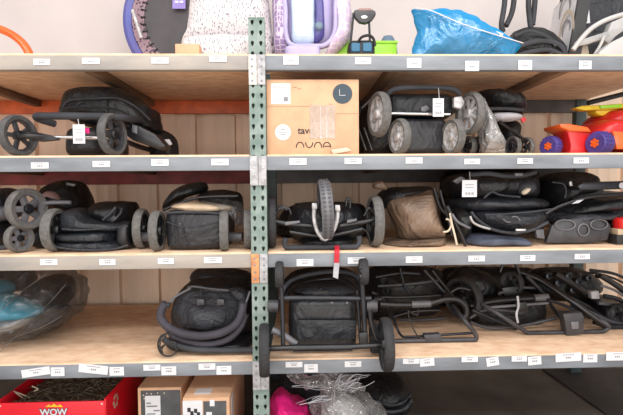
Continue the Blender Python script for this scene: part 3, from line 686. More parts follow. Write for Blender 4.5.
o = MB().tube([G(588, 103, .5), G(600, 100, .5), G(640, 90, .5)], .014).build('metal_pole', 'black_metal', None, tuple(G(610, 98, .5)))
tag(o, 'black metal pole sticking out above the red toy truck', 'pole')
# ------------------------------------------------------------------ third level
z2 = Z[2]; FLOOR[0] = z2
AXL, AXR = (.97, -.24, 0), (-.97, -.24, 0)
def cordm(m, pts, Y, r, **k):
    m.tube([G(p[0], p[1], p[2] if len(p) > 2 else Y) for p in pts], r, **k); return m
def rod(name, pts, Y, r, mt, parent, **k): return cordm(MB(), pts, Y, r, **k).build(name, mt, parent)
# far-left stroller
t = thing('folded_stroller', 'folded stroller with stacked grey wheels at the far left end of the third shelf', 'stroller', tuple(G(25, 248, .3, z2)), 'folded strollers on the rack')
wheel(t, G(27, 209, .10), 20.5*px(.1), .042, (.93, -.37, .05), 5, 'dusty_rubber', 'mid_grey_plastic', sw=.3, thick=.26)
wheel(t, G(19, 234.5, .07, z2+.062), .061, .036, (.93, -.37, .05), 5, 'dusty_rubber', 'mid_grey_plastic', sw=.3, thick=.26)
MB().pillow([(30, 212), (34, 200), (42, 187), (56, 181), (74, 181), (82, 190), (88, 204), (86, 214), (66, 212), (48, 208)], .38, .3, .006, 10).build('canopy', 'black_cloth', t)
MB().pillow([(38, 199), (44, 192), (52, 191.5), (58, 196), (59, 200), (52, 197), (46, 197), (41, 201)], .35, .06, .002, 10).build('lining', 'pink_lining', t, label='dusty pink lining')
MB().slab([(66, 182.5), (75, 184), (74, 186.5), (66, 185)], .368, .01, .001).build('badge', 'mid_grey_plastic', t)
MB().pillow([(-14, 192), (0, 188), (10, 192), (12, 204), (10, 215), (-14, 214)], .14, .25, .004, 12).build('seat_fabric', 'slate_cloth', t)
MB().pillow([(-14, 208), (4, 206), (12, 208), (12, 217), (0, 222), (-14, 222)], .11, .2, .003, 12).build('footmuff', 'mid_grey_plastic', t)
MB().pillow([(-14, 222), (2, 220), (10, 226), (8, 244), (-14, 250)], .13, .25, .004, 12).build('basket', 'basket_cloth', t)
rod('side_frame', [(26, 208), (46, 203), (71, 202.5)], .16, .009, 'mid_grey_plastic', t)
rod('side_frame', [(20, 235), (34, 230), (50, 222), (64, 214)], .16, .013, 'black_plastic', t)
MB().pad(26, 224, 50, 248, .16, .2, e=4, amp=.004, floor=z2+.002).build('hinge_block', 'black_plastic', t)
rod('lower_tube', [(-10, 249), (8, 247)], .06, .011, 'foam_grip', t)
# slate folded stroller
t = thing('folded_stroller', 'folded slate grey stroller with its seat in three padded folds', 'stroller', tuple(G(90, 249, .3, z2)), 'folded strollers on the rack')
wheel(t, G(55, 227, .09, z2+.094), .093, .04, (.998, .03, 0), 5, 'dusty_rubber', 'black_plastic', sw=.3, thick=.24)
MB().pillow([(56, 247), (57, 241), (70, 239.5), (110, 239), (126, 241), (130, 246), (126, 252), (64, 252)], .045, .3, .004, 10, k=4).build('seat_fold', 'slate_cloth', t)
MB().pillow([(57, 238), (58, 232.5), (74, 231.5), (104, 229), (117, 231), (119, 238), (112, 242), (66, 242)], .05, .3, .005, 10, k=4).build('seat_fold', 'slate_cloth', t)
MB().pillow([(60, 222), (62, 212), (72, 208.5), (82, 210), (92, 217), (108, 222), (126, 223), (130, 231), (110, 233), (72, 234), (61, 231)], .06, .3, .006, 10, k=3.5).build('seat_fold', 'slate_cloth', t)
rod('piping', [(57, 247), (75, 249.5), (110, 249.5), (128, 245)], .04, .004, 'grey_cloth', t)
rod('piping', [(62, 229), (80, 230), (108, 228), (128, 226)], .052, .0035, 'grey_cloth', t)
MB().pillow([(86, 214), (92, 204), (110, 201.5), (124, 202), (131, 206), (131, 228), (112, 226), (94, 220)], .14, .35, .007, 12).build('back_fabric', 'black_cloth', t)
rod('strap', [(103, 220), (110, 214), (116, 207)], .12, .006, 'foam_grip', t)
rod('strap', [(112, 222), (120, 214), (122, 208)], .115, .005, 'grey_cloth', t)
MB().slab([(108, 219), (114, 215), (117, 219), (112, 223)], .11, .012, .002).build('buckle', 'black_plastic', t)
MB().pad(114, 222, 129, 250, .09, .2, e=4, amp=.005, floor=z2+.002).build('hinge_block', 'black_plastic', t)
# stroller with tan lining
t = thing('folded_stroller', 'folded black stroller with tan canopy lining left of the green post', 'stroller', tuple(G(192, 249, .3, z2)), 'folded strollers on the rack')
for x_, yy, rr in ((142, .16, .090), (157.5, .07, .088), (224.5, .06, .086), (248, .12, .087)):
    a = (.998, .04, 0) if x_ < 200 else (.99, .12, 0)
    wheel(t, G(x_, 230, yy, z2+rr), rr, .036, a, 5, 'dusty_rubber', 'black_plastic', sw=.25, thick=.24)
for xa, xb, yy in ((142, 157, .11), (225, 246, .1)):
    MB().lathe([(.0005, -.035), (.019, -.035), (.021, -.02), (.021, .02), (.019, .035), (.0005, .035)], G((xa+xb)/2-1, 237, yy), (1, -.1, 0), 20, closed=False).build('axle_housing', 'grey_plastic', t)
MB().pad(163, 211, 225, 250, .06, .36, e=9, amp=.004, fr=9, floor=z2+.002).build('basket', 'basket_cloth', t)
m = MB()
for x_ in (180, 204): m.lathe([(.0005, .003), (.006, .002), (.006, -.003)], G(x_, 224, .058), (0, -1, 0), 12, closed=False)
m.build('snap_button', 'grey_plastic', t)
rod('hem', [(165, 213), (185, 212), (205, 212.5), (222, 214)], .055, .005, 'foam_grip', t)
rod('fold_seam', [(167, 222), (180, 226), (200, 226), (221, 221)], .056, .0028, 'grey_cloth', t)
rod('fold_seam', [(184, 247), (196, 236), (216, 226)], .057, .003, 'grey_cloth', t)
rod('fold_seam', [(170, 246), (178, 238), (190, 233)], .057, .003, 'grey_cloth', t)
MB().pillow([(168, 207), (178, 202), (196, 201.5), (218, 203), (232, 207), (226, 213), (204, 215), (182, 212)], .07, .22, .003, 12).build('canopy_lining', 'tan_lining', t, label='tan canopy lining')
MB().pillow([(161, 209), (165, 200), (172, 191), (184, 184), (196, 181.5), (204, 183), (206, 189), (200, 193), (190, 196), (178, 200), (168, 207)], .15, .25, .004, 12).build('canopy', 'black_cloth', t)
MB().pillow([(196, 197), (204, 191), (222, 190), (238, 193), (242, 202), (240, 212), (222, 206), (200, 202)], .14, .32, .004, 9).build('seat_back', 'black_cloth', t)
MB().pillow([(198, 201), (220, 200), (240, 203), (243, 218), (238, 226), (230, 214), (214, 207)], .09, .1, .006, 18).build('plastic_sleeve', 'smoky_film', t)
rod('side_frame', [(163, 210), (196, 198), (238, 196)], .13, .007, 'black_metal', t)
# jogger
t = thing('jogging_stroller', 'folded black jogging stroller with knobby front wheel pointing up', 'stroller', tuple(G(325, 248, .3, z2)))
fwh = wheel(t, G(325, 209.5, .05), 30.5*px(.05), .05, (.997, .03, .06), 8, 'mid_grey_plastic', 'grey_plastic', sw=.12, thick=.25)
m = MB(); c = G(325, 209.5, .05); R_ = 30.5*px(.05); a = V((.997, .03, .06)).normalized(); u = V((0, 0, 1)); u = (u-a*u.dot(a)).normalized(); v = a.cross(u)
for k in range(44):
    an = 2*math.pi*k/44; d = u*math.cos(an)+v*math.sin(an)
    for s_ in (-1, 1): m.box(c+d*R_*.985+a*.011*s_, (.007, .009, .012), Matrix((d, a.cross(d), a)).transposed() @ Matrix.Rotation(.4*s_, 3, 'X'))
m.build('tread_knob', 'rubber', fwh)
rod('fork', [(314.5, 206), (314, 216), (315.5, 226), (319, 234), (325, 239.5), (331, 234), (335.5, 226), (337.5, 216), (337.5, 208)], .012, .0085, 'silver_plastic', t)
for x_, y_ in ((314.5, 206), (337.5, 208)): MB().slab([(x_-2.5, y_-3), (x_+2.5, y_-3), (x_+3, y_+3), (x_-2.5, y_+3)], .0, .02, .003).build('fork_end', 'silver_plastic', t)
MB().slab([(318, 232), (332, 232), (330, 240), (325, 242), (320, 240)], .005, .03, .004).build('fork_crown', 'mid_grey_plastic', t)
wheel(t, G(271.5, 224, .13, z2+.116), .115, .036, (.99, .08, 0), 8, 'dark_rubber', 'grey_plastic', sw=.12, thick=.2)
wheel(t, G(375, 222.5, .12, z2+.116), .115, .042, (-.997, -.03, 0), 8, 'dusty_rubber', 'black_plastic', sw=.12, thick=.2)
MB().pillow([(293, 206), (300, 203), (325, 202), (350, 203), (361, 208), (366, 222), (362, 238), (325, 243), (294, 240), (288, 222)], .1, .35, .005, 10).build('seat_fabric', 'slate_cloth', t)
MB().pad(300, 240, 356, 250, .09, .3, e=4, amp=.003, floor=z2+.002).build('basket', 'black_cloth', t)
rod('handlebar', [(286, 238), (285, 245), (291, 248), (322, 248), (352, 247.5), (359, 243), (359, 236)], .035, .012, 'foam_grip', t)
rod('side_frame', [(273, 221), (290, 224), (312, 226)], .08, .011, 'black_metal', t)
rod('side_frame', [(374, 220), (358, 223), (340, 226)], .08, .011, 'black_metal', t)
rod('seat_tube', [(290, 232), (325, 236), (362, 229)], .075, .009, 'black_metal', t)
for x0_, x1_, yy in ((285, 300, 223), (347, 357, 221)): MB().slab([(x0_, yy-1), (x1_, yy-2.5), (x1_, yy), (x0_, yy+2.5)], .062, .01, .002).build('reflector', 'mid_grey_plastic', t)
for p in ([(276, 214), (281, 206), (287, 210)], [(278, 209), (288, 208), (291, 214)], [(346, 206), (347, 199), (350, 200), (350, 208)], [(364, 216), (369, 208), (373, 212)], [(362, 228), (367, 232), (370, 240)]):
    rod('bracket', p, .1, .006, 'black_metal', t)
m = rod('wrist_strap', [(337, 246, .02), (337, 251, -.012), (336.8, 258, -.014), (336.5, 263, -.014)], 0, .011, 'red_webbing', t, flat=.2); m['label'] = 'red wrist strap'
MB().slab([(334, 263), (339.5, 263), (338, 279), (333, 277)], -.017, .0016, 0).build('strap_label', 'pale_grey_cloth', t, label='pale strap end')
MB().pillow([(281, 240), (278, 222), (284, 210), (300, 204), (352, 203), (366, 208), (370, 224), (364, 240)], .46, .2, .005, 10, k=5).build('back_fabric', 'black_cloth', t)
# brown canopy stroller
t = thing('folded_stroller', 'folded stroller under a shiny brown canopy', 'stroller', tuple(G(415, 248, .3, z2)), 'folded strollers on the rack')
MB().pillow([(388, 202), (397, 195), (414, 192), (433, 189.5), (437, 204), (442, 224), (447, 236), (436, 241), (405, 241), (398, 230), (391, 216)], .1, .3, .008, 9, k=3.2, sub=5).build('canopy', 'brown_cloth', t, label='shiny brown canopy')
MB().pillow([(386, 249), (388, 243), (404, 240), (440, 237), (447, 238), (444, 246), (420, 248)], .07, .3, .004, 12, k=3).build('canopy_skirt', 'brown_cloth', t, label='brown folded skirt')
for p in ([(389, 203), (399, 222), (407, 240)], [(396, 197), (420, 220), (444, 236)], [(392, 200), (404, 225), (425, 240)]):
    pass
MB().pillow([(377, 202), (381, 193), (392, 188), (415, 186), (434, 187), (430, 191), (404, 194), (392, 199), (384, 210)], .17, .3, .005, 9).build('canopy_back', 'black_cloth', t)
MB().pillow([(372, 187), (375, 182), (382, 181), (388, 185), (387, 190), (378, 189)], .2, .07, .002, 9).build('grip', 'brown_cloth', t)
rod('side_frame', [(440, 190), (443, 202), (446, 210), (449, 222), (452, 236)], .12, .006, 'black_metal', t)
rod('side_frame', [(434, 188), (440, 207), (448, 216)], .16, .008, 'black_metal', t)
rod('hook', [(443, 232), (448, 231), (451, 226), (450, 220.5), (446, 219)], .085, .0045, 'cream_plastic', t)
rod('strap', [(450, 213), (452, 224), (455, 236), (457, 245)], .075, .0045, 'cream_plastic', t, flat=.35)
# dark pile stroller
t = thing('folded_stroller', 'bulky folded black stroller with white tag on its upper left, grey blue pad below', 'stroller', tuple(G(500, 248, .3, z2)), 'folded strollers on the rack')
MB().pillow([(467, 246), (466, 238), (478, 235), (515, 236), (526, 239), (529, 246), (500, 249)], .05, .3, .002, 10, k=5).build('foot_pad', 'blue_grey_cloth', t, label='grey blue pad')
MB().pillow([(466, 216), (470, 208), (500, 206), (536, 206), (550, 208), (546, 220), (536, 230), (515, 235), (490, 232), (474, 226)], .06, .4, .005, 9).build('seat_fabric', 'slate_cloth', t)
MB().pillow([(450, 203), (458, 198), (485, 196), (526, 197), (548, 200), (550, 207), (526, 210), (485, 211), (458, 210)], .07, .4, .005, 10).build('canopy_fold', 'slate_cloth', t)
MB().pillow([(448, 186), (454, 176), (480, 172), (520, 172), (538, 174), (541, 190), (534, 200), (500, 200), (460, 202)], .12, .4, .006, 10).build('upper_fabric', 'black_cloth', t)
rod('handlebar', [(470, 175), (488, 173.5), (505, 176), (522, 175.5), (536, 172)], .09, .011, 'foam_grip', t)
MB().slab([(515, 173), (523, 173), (523, 176), (515, 176)], .073, .012, .002).build('badge', 'mid_grey_plastic', t)
rod('seat_rim', [(471, 212), (478, 220), (492, 229), (512, 233), (532, 230), (548, 222)], .05, .007, 'grey_cloth', t)
rod('chrome_tube', [(470, 216), (473, 222), (480, 226), (490, 229)], .04, .006, 'silver_metal', t)
rod('fold_seam', [(485, 215), (505, 214), (530, 212), (552, 209)], .055, .004, 'grey_cloth', t)
rod('strap_loop', [(503, 219), (507, 222), (510, 222)], .045, .003, 'mid_grey_plastic', t)
rod('strap_loop', [(512, 217), (517, 217), (520, 221)], .045, .003, 'mid_grey_plastic', t)
MB().slab([(516, 229), (526, 229), (526, 231), (516, 231)], .045, .006, .001).build('badge', 'silver_plastic', t)
MB().pillow([(520, 184), (528, 180), (535, 182), (536, 190), (528, 195), (520, 194)], .1, .06, .003, 9).build('cup_holder', 'foam_grip', t)
MB().pillow([(522, 192), (527, 188), (531, 189), (528, 193), (524, 195)], .088, .03, .001, 9).build('cup_liner', 'cream_plastic', t, label='pale cup liner')
rod('side_strap', [(484, 198), (492, 192), (500, 195), (520, 197)], .1, .005, 'grey_cloth', t)
MB().slab([(453, 181), (461, 176), (466, 179), (458, 184)], .1, .02, .003).build('latch', 'mid_grey_plastic', t)
MB().pillow([(452, 212), (462, 208), (470, 214), (470, 232), (462, 240), (454, 232)], .1, .2, .006, 14).build('side_joint', 'black_cloth', t)
rod('side_frame', [(447, 206), (453, 218), (462, 236), (466, 247)], .09, .009, 'black_metal', t)
rod('side_frame', [(470, 228), (458, 222), (452, 214)], .07, .006, 'mid_grey_plastic', t)
hang_tag(t, 469.5, 188.5, 15, 17, .055, (469.5, 172, .08))
MB().pillow([(450, 242), (444, 225), (442, 200), (447, 172), (500, 169), (540, 171), (546, 200), (544, 225), (536, 241)], .53, .2, .006, 9, k=5).build('back_fabric', 'black_cloth', t)
# right stroller with cup tray
t = thing('folded_stroller', 'folded black stroller with three-hole grey cup tray at the right end', 'stroller', tuple(G(585, 244, .3, z2)), 'folded strollers on the rack')
m = MB()
pl = m.slab([(546, 243), (552, 226), (560, 220), (585, 218), (605, 218), (611, 226), (608, 240), (584, 243)], .11, .02, .004).build('cup_tray', 'grey_plastic', t)
for x_, y_, a_, b_ in ((565, 225, 10, 5), (583.5, 230, 5.5, 6), (599, 224.5, 8.5, 5)):
    pts = [G(x_+a_*math.cos(k*math.pi/8), y_+b_*math.sin(k*math.pi/8), .106) for k in range(16)]
    MB().tube(pts, .003, closed=True).build('cup_rim', 'mid_grey_plastic', pl)
    mm_ = MB(); n_ = 16
    mm_.add(pts+[p+V((0, .012, 0)) for p in pts], [[k, (k+1) % n_, n_+(k+1) % n_, n_+k] for k in range(n_)]+[[n_+k for k in range(n_)]]).build('cup_well', 'black_plastic', pl)
MB().pillow([(550, 222), (556, 214), (575, 211), (600, 212), (618, 214), (612, 220), (590, 219), (565, 222)], .1, .3, .005, 10).build('bumper_pad', 'grey_cloth', t)
MB().pillow([(556, 214), (562, 206), (580, 200), (605, 197), (640, 195), (640, 206), (610, 212), (575, 213)], .1, .35, .005, 10).build('seat_fabric', 'black_cloth', t)
rod('front_tube', [(545, 214), (560, 206), (585, 198), (610, 195), (640, 193)], .09, .008, 'black_metal', t)
MB().slab([(572, 204), (577, 200.5), (584, 199.5), (579, 203)], .08, .008, .001).build('reflector', 'pale_grey_cloth', t, label='pale reflector')
MB().pillow([(548, 205), (547, 186), (553, 175), (570, 171), (592, 172), (600, 180), (596, 192), (570, 198), (548, 208)], .16, .35, .006, 10).build('canopy', 'black_cloth', t)
MB().slab([(578, 186), (583, 182.5), (640, 180.5), (640, 188.5), (600, 190), (580, 190)], .1, .12, .005).build('parent_tray', 'dark_metal', t)
MB().lathe([(.0005, .002), (.014, .001), (.014, -.002)], G(622, 185.5, .096), (0, -1, 0), 20, closed=False).build('badge', 'pale_grey_cloth', t)
rod('strap', [(565, 198), (566, 190), (563, 184), (552, 182)], .14, .004, 'grey_cloth', t)
MB().slab([(569.5, 182), (571.5, 181), (573, 186), (570, 186)], .14, .005, .001).build('clip', 'silver_plastic', t)
MB().slab([(536, 230), (544, 229), (545, 239), (537, 238)], .09, .02, .003).build('latch', 'mid_grey_plastic', t)
MB().pad(612, 206, 640, 246, .2, .2, e=5, amp=.003, floor=z2+.002).build('side_pad', 'grey_cloth', t)
MB().pillow([(558, 240), (552, 215), (553, 192), (566, 174), (592, 173), (602, 190), (640, 192), (640, 240)], .54, .2, .005, 9, k=5, smooth=False).build('back_fabric', 'black_cloth', t)
t = thing('red_bag', 'small red item with pale band at the right edge of the third shelf', 'bag', tuple(G(622, 244, .1, z2)))
MB().pillow([(616, 218), (640, 216), (640, 229), (617, 229)], .08, .08, .001, 9, k=6, smooth=False).build('bag_body', 'red_plastic', t)
MB().slab([(618, 229), (640, 229), (640, 235), (618, 235)], .09, .06, .003).build('band', 'tan_lining', t)
MB().slab([(617, 235), (640, 235), (640, 246), (617, 246)], .09, .06, .003).build('foot', 'ink_black', t)
# ------------------------------------------------------------------ lowest shelf
z3 = Z[3]; FLOOR[0] = z3
t = thing('bagged_toy', 'blue plastic toys inside a big clear plastic bag on the lower left shelf', 'bagged toy', tuple(G(20, 345, .3, z3)))
MB().pillow([(-30, 300), (-5, 296), (15, 302), (30, 308), (37, 312), (34, 318), (12, 321), (-30, 323)], .16, .22, .003, 9).build('toy_shell', 'teal_plastic', t, label='glossy blue shell')
MB().pillow([(-30, 285), (-5, 281), (8, 288), (4, 298), (-30, 302)], .3, .2, .003, 9).build('toy_top', 'teal_plastic', t)
MB().pillow([(-30, 322), (8, 320), (28, 316), (24, 326), (4, 334), (-30, 344)], .15, .2, .005, 12).build('toy_base', 'white_plastic', t)
MB().pillow([(18, 300), (28, 286), (48, 276), (66, 280), (68, 300), (52, 316), (34, 318)], .32, .25, .006, 9).build('dark_padding', 'black_cloth', t)
MB().pillow([(-30, 272), (10, 270), (30, 276), (22, 292), (-30, 290)], .45, .25, .006, 9).build('dark_padding', 'slate_cloth', t)
MB().pillow([(28, 330), (44, 312), (60, 306), (66, 314), (50, 326), (30, 336)], .2, .2, .008, 14).build('grey_padding', 'grey_cloth', t)
MB().pillow([(-30, 268), (20, 270), (55, 274), (72, 284), (76, 306), (66, 322), (40, 336), (14, 348), (-30, 364)], .06, .5, .018, 14, k=2.4, sub=8, rings=14, smooth=False).build('clear_bag', 'smoky_film', t)
for p in ([(0, 352), (14, 338), (30, 322), (52, 300), (66, 284)], [(-8, 318), (10, 302), (24, 290), (46, 274)], [(0, 344), (18, 336), (40, 328), (62, 316)], [(-6, 330), (10, 328), (24, 320), (36, 312)]):
    rod('bag_fold', p, .13, .0012, 'mid_grey_plastic', t)
# stroller seat
t = thing('stroller_seat', 'rounded charcoal stroller seat with padded bumper left of the post', 'stroller seat', tuple(G(207, 350, .25, z3)))
MB().pillow([(171, 335), (168, 318), (172, 300), (182, 288), (196, 280), (225, 280), (248, 286), (255, 300), (254, 325), (240, 343), (205, 347), (184, 344)], .12, .32, .005, 9, lean=.15).build('seat_shell', 'black_cloth', t)
MB().pillow([(170, 315), (174, 302), (186, 292), (205, 290), (228, 291), (242, 298), (244, 312), (236, 326), (216, 333), (194, 332), (178, 327)], .1, .12, .003, 12, lean=.25).build('seat_liner', 'grey_cloth', t)
MB().pillow([(183, 315), (186, 306), (196, 303), (212, 303), (226, 304), (230, 312), (226, 324), (212, 330), (196, 330), (186, 325)], .085, .1, .002, 12, lean=.25).build('inner_cushion', 'grey_cloth', t)
rod('seam', [(183, 316), (187, 306), (200, 303.5), (222, 304), (229, 312), (226, 323)], .1, .0028, 'black_webbing', t)
for x_ in (200.5, 220.5): MB().slab([(x_-4, 299), (x_+3.5, 299.5), (x_+4, 305), (x_-4, 306)], .08, .03, .004).build('buckle', 'grey_plastic', t)
for x_ in (200.5, 220.5): rod('harness_strap', [(x_, 302), (x_+.5, 294), (x_+1, 288)], .11, .006, 'black_webbing', t)
MB_b = rod('bumper_bar', [(166, 303), (162, 309), (161, 318), (168, 327), (182, 333.5), (202, 336), (222, 332.5), (236, 324), (242, 312), (243.5, 303)], .055, .0175, 'plum_grey_cloth', t)
rod('lower_rim', [(166, 324), (174, 336), (190, 342), (210, 344), (228, 339), (240, 328), (246, 314)], .07, .0145, 'plum_grey_cloth', t)
rod('side_arm', [(166, 307), (175, 297), (191, 288)], .08, .005, 'mid_grey_plastic', t)
rod('side_arm', [(243, 309), (247, 300), (250, 291)], .08, .005, 'mid_grey_plastic', t)
rod('front_bar', [(188, 288), (194, 286.5), (212, 289), (229, 290.5)], .08, .0058, 'grey_plastic', t)
MB().slab([(163, 303), (169, 304), (169, 308), (163, 307.5)], .05, .025, .003).build('arm_joint', 'grey_plastic', t)
MB().slab([(239, 311), (246, 309), (246, 317), (240, 317)], .05, .025, .003).build('arm_joint', 'grey_plastic', t)
MB().pillow([(181, 296), (186, 284), (196, 278), (222, 276), (246, 280), (252, 290), (240, 292), (212, 288), (195, 286)], .16, .3, .006, 9).build('canopy', 'black_cloth', t)
MB().pillow([(188, 280), (192, 272), (202, 268), (216, 269), (236, 272), (250, 276), (250, 288), (220, 284), (198, 284)], .24, .25, .006, 9).build('canopy_top', 'slate_cloth', t)
MB().pillow([(228, 290), (236, 288), (247, 292), (248, 302), (238, 302)], .1, .1, .004, 14).build('side_padding', 'grey_cloth', t)
MB().pillow([(166, 340), (180, 338), (240, 336), (254, 338), (254, 356), (230, 358), (172, 351)], .08, .3, .003, 9, k=5).build('seat_base', 'black_plastic', t)
rod('base_tube', [(163, 338), (172, 344), (200, 350), (254, 350)], .05, .013, 'foam_grip', t)
for dx in (0, 2): rod('cable_loop', [(168, 333), (161, 336+dx), (158+dx, 344), (160, 352), (167, 356), (175, 353.5), (178-dx, 346), (174, 342), (166, 344), (160+dx, 349), (163, 355)], .045-.01*dx, .0034, 'ink_black', t)
# standing frame
t = thing('stroller_frame', 'open black stroller frame with four wheels hanging over the shelf edge', 'stroller', tuple(G(325, 350, .1, z3)), 'bare stroller frames on the lowest shelf')
wheel(t, G(264.5, 350, -.075), 26.5*px(-.075), .040, (.995, .06, 0), 6, 'dark_rubber', 'grey_plastic', sw=.16, thick=.2)
wheel(t, G(386, 344, -.075), 27*px(-.075), .040, (-.99, .04, 0), 6, 'dark_rubber', 'grey_plastic', sw=.16, thick=.2)
wheel(t, G(374.5, 347, .05, z3+.066), .065, .036, (-.99, .04, 0), 6, 'dark_rubber', 'grey_plastic', sw=.16, thick=.2)
wheel(t, G(279.5, 274.5, -.06), 13.5*px(-.06), .03, (.995, -.02, 0), 6, 'dark_rubber', 'mid_grey_plastic', sw=.2, thick=.22)
wheel(t, G(363.5, 271.5, -.06), 13.5*px(-.06), .03, (-.995, 0, 0), 6, 'dark_rubber', 'mid_grey_plastic', sw=.2, thick=.22)
rod('upright_tube', [(280.5, 280), (282, 300), (283, 345)], -.045, .0095, 'dark_metal', t)
rod('upright_tube', [(361.5, 278), (363, 300), (365.5, 346)], -.045, .011, 'dark_metal', t)
rod('upright_tube', [(357, 290), (358.5, 310), (361, 344)], -.02, .007, 'dark_metal', t)
rod('cross_tube', [(279, 298), (320, 298), (371, 298.5)], -.035, .011, 'dark_metal', t)
rod('cross_tube', [(266, 348.5), (300, 347.5), (340, 347), (386, 345)], -.06, .0115, 'black_metal', t)
rod('cross_sleeve', [(293, 348), (322, 347.5), (352, 347)], -.06, .0145, 'black_plastic', t, smooth=False)
for x_ in (273.5, 372): MB().lathe([(.0005, -.022), (.024, -.022), (.026, -.012), (.026, .012), (.024, .022), (.0005, .022)], G(x_, 306, -.03), (1, -.1, 0), 20, closed=False).build('brake_drum', 'grey_plastic', t)
MB().pad(288, 301, 358, 346, .03, .35, e=9, amp=.004, fr=10, floor=z3+.012).build('basket', 'basket_cloth', t)
MB().slab([(297, 320), (357, 320), (356, 339), (297, 340)], .008, .012, .004).build('basket_panel', 'slate_cloth', t)
m = MB()
for x_ in (332, 347): m.lathe([(.0005, .003), (.0055, .002), (.0055, -.003)], G(x_, 303, .022), (0, -1, 0), 12, closed=False)
m.build('snap_button', 'mid_grey_plastic', t)
rod('handlebar', [(281, 300, 0), (284, 288, .05), (296, 278, .1), (325, 272, .12), (350, 273, .1), (361, 282, .05), (363, 298, 0)], 0, .010, 'foam_grip', t)
rod('handlebar', [(284, 296, .05), (300, 284, .15), (325, 279, .2), (348, 281, .15), (360, 292, .05)], 0, .008, 'black_metal', t)
MB().pillow([(294, 292), (305, 286), (325, 284), (345, 285), (356, 292), (340, 296), (312, 297)], .1, .2, .005, 12).build('seat_fabric', 'grey_cloth', t)
MB().slab([(313, 292), (328, 291), (328, 294), (313, 295)], .06, .01, .001).build('label_patch', 'ink_black', t)
MB().pillow([(284, 300), (290, 275), (325, 268), (356, 274), (360, 300)], .3, .25, .006, 9).build('back_fabric', 'black_cloth', t)
rod('brace', [(272, 330), (282, 334), (296, 344)], -.02, .014, 'mid_grey_plastic', t)
rod('brace', [(369, 308), (372, 326), (377, 340)], -.04, .012, 'black_metal', t)
MB().slab([(359, 333), (368, 332), (369, 345), (360, 346)], -.066, .03, .004).build('fork_block', 'black_plastic', t)
rod('fork', [(264, 350), (270, 348.5)], -.06, .012, 'black_plastic', t)
# handle frame
FY = .22
t = thing('stroller_frame', 'folded black stroller frame with bent square handle lying beside the standing frame', 'stroller', tuple(G(425, 343, .3, z3)), 'bare stroller frames on the lowest shelf')
rod('handle_loop', [(388, 345), (400, 345.5), (440, 344.5), (468, 342.5), (476, 339), (474, 332), (464, 320), (453, 306, .3)], .16, .0105, 'grey_plastic', t)
rod('inner_loop', [(389, 307, .3), (393, 318, .25), (397, 328), (401, 335), (408, 337), (440, 335), (473, 333)], .2, .0062, 'dark_metal', t)
MB().slab([(424, 335), (441, 334), (443, 345), (425, 346)], .15, .035, .005).build('fold_release', 'grey_plastic', t)
rod('thick_tube', [(380, 304), (400, 305), (425, 304), (446, 299), (458, 300), (465, 306), (466, 314), (462, 319)], .25, .015, 'black_plastic', t)
MB().lathe([(.0005, -.045), (.0155, -.045), (.0165, -.04), (.0165, .04), (.0155, .045), (.0005, .045)], G(421, 304, .245), (1, -.05, .03), 20, closed=False).build('sleeve', 'mid_grey_plastic', t, label='grey printed sleeve')
rod('cross_bar', [(380, 297), (410, 297), (444, 295)], .3, .008, 'black_metal', t)
rod('diagonal_tube', [(424, 270), (436, 283), (448, 297)], .3, .0085, 'dark_metal', t)
rod('diagonal_tube', [(432, 270), (446, 288), (456, 300)], .32, .007, 'black_metal', t)
rod('brake_cable', [(408, 310), (409, 318), (413, 328), (418, 337), (424, 346)], .17, .0032, 'ink_black', t)
rod('side_hook', [(408, 311), (417, 315), (418, 309)], .2, .004, 'dark_metal', t)
rod('lower_bar', [(400, 320), (425, 320), (446, 318)], .32, .006, 'dark_metal', t)
MB().pillow([(368, 330), (366, 290), (372, 270), (400, 268), (430, 268), (446, 276), (444, 300), (436, 316), (400, 318)], .42, .3, .007, 9).build('folded_fabric', 'black_cloth', t)
rod('side_tube', [(378, 286), (410, 284), (440, 280)], .38, .008, 'grey_plastic', t)
rod('side_tube', [(376, 277), (402, 273), (420, 274)], .38, .007, 'dark_metal', t)
tag(MB().pillow([(440, 312), (438, 285), (446, 270), (480, 268), (530, 269), (546, 280), (548, 306), (500, 318)], .70, .19, .007, 9).build('fabric_cover', 'black_cloth', None, tuple(G(495, 310, .79, z3))), 'black fabric cover heaped at the back of the lowest shelf behind the stroller frames', 'cover')
for p_, Y_, r_, mt_ in (([(384, 320), (410, 312), (440, 310)], .36, .008, 'black_metal'), ([(372, 292), (384, 300), (392, 318)], .3, .009, 'dark_metal'), ([(400, 268), (404, 284), (412, 300)], .36, .006, 'dark_metal'), ([(446, 296), (458, 288), (470, 290)], .34, .009, 'black_metal')):
    rod('side_tube', p_, Y_, r_, mt_, t)
for x_, y_ in ((447, 297), (378, 299)): MB().lathe([(.0005, -.018), (.02, -.018), (.022, 0), (.02, .018), (.0005, .018)], G(x_, y_, .28), (1, -.2, 0), 16, closed=False).build('joint', 'black_plastic', t)
# second handle frame
t = thing('stroller_frame', 'folded black stroller frame with long U handle, grey hinge block and pale strap', 'stroller', tuple(G(530, 335, .35, z3)), 'bare stroller frames on the lowest shelf')
wheel(t, G(463, 298, .4), 22*px(.4), .05, (-.85, -.5, 0), 6, 'dark_rubber', 'black_plastic', sw=.2, thick=.2)
wheel(t, G(512, 283, .42), 12*px(.42), .04, (-.85, -.5, 0), 6, 'dark_rubber', 'grey_plastic', sw=.2, thick=.24)
MB().pillow([(448, 296), (450, 280), (462, 269), (480, 270), (498, 280), (503, 294), (490, 302), (468, 304)], .44, .25, .006, 9).build('folded_fabric', 'black_cloth', t)
MB().pad(478, 300, 552, 328, .36, .3, e=5, amp=.006, fr=10).build('basket', 'black_cloth', t)
rod('u_handle', [(482, 304, .3), (500, 315), (520, 328), (531, 334.5), (545, 336), (580, 334.5), (600, 332), (608, 328), (605, 323), (585, 312, .3), (570, 305, .34)], .24, .0105, 'grey_plastic', t)
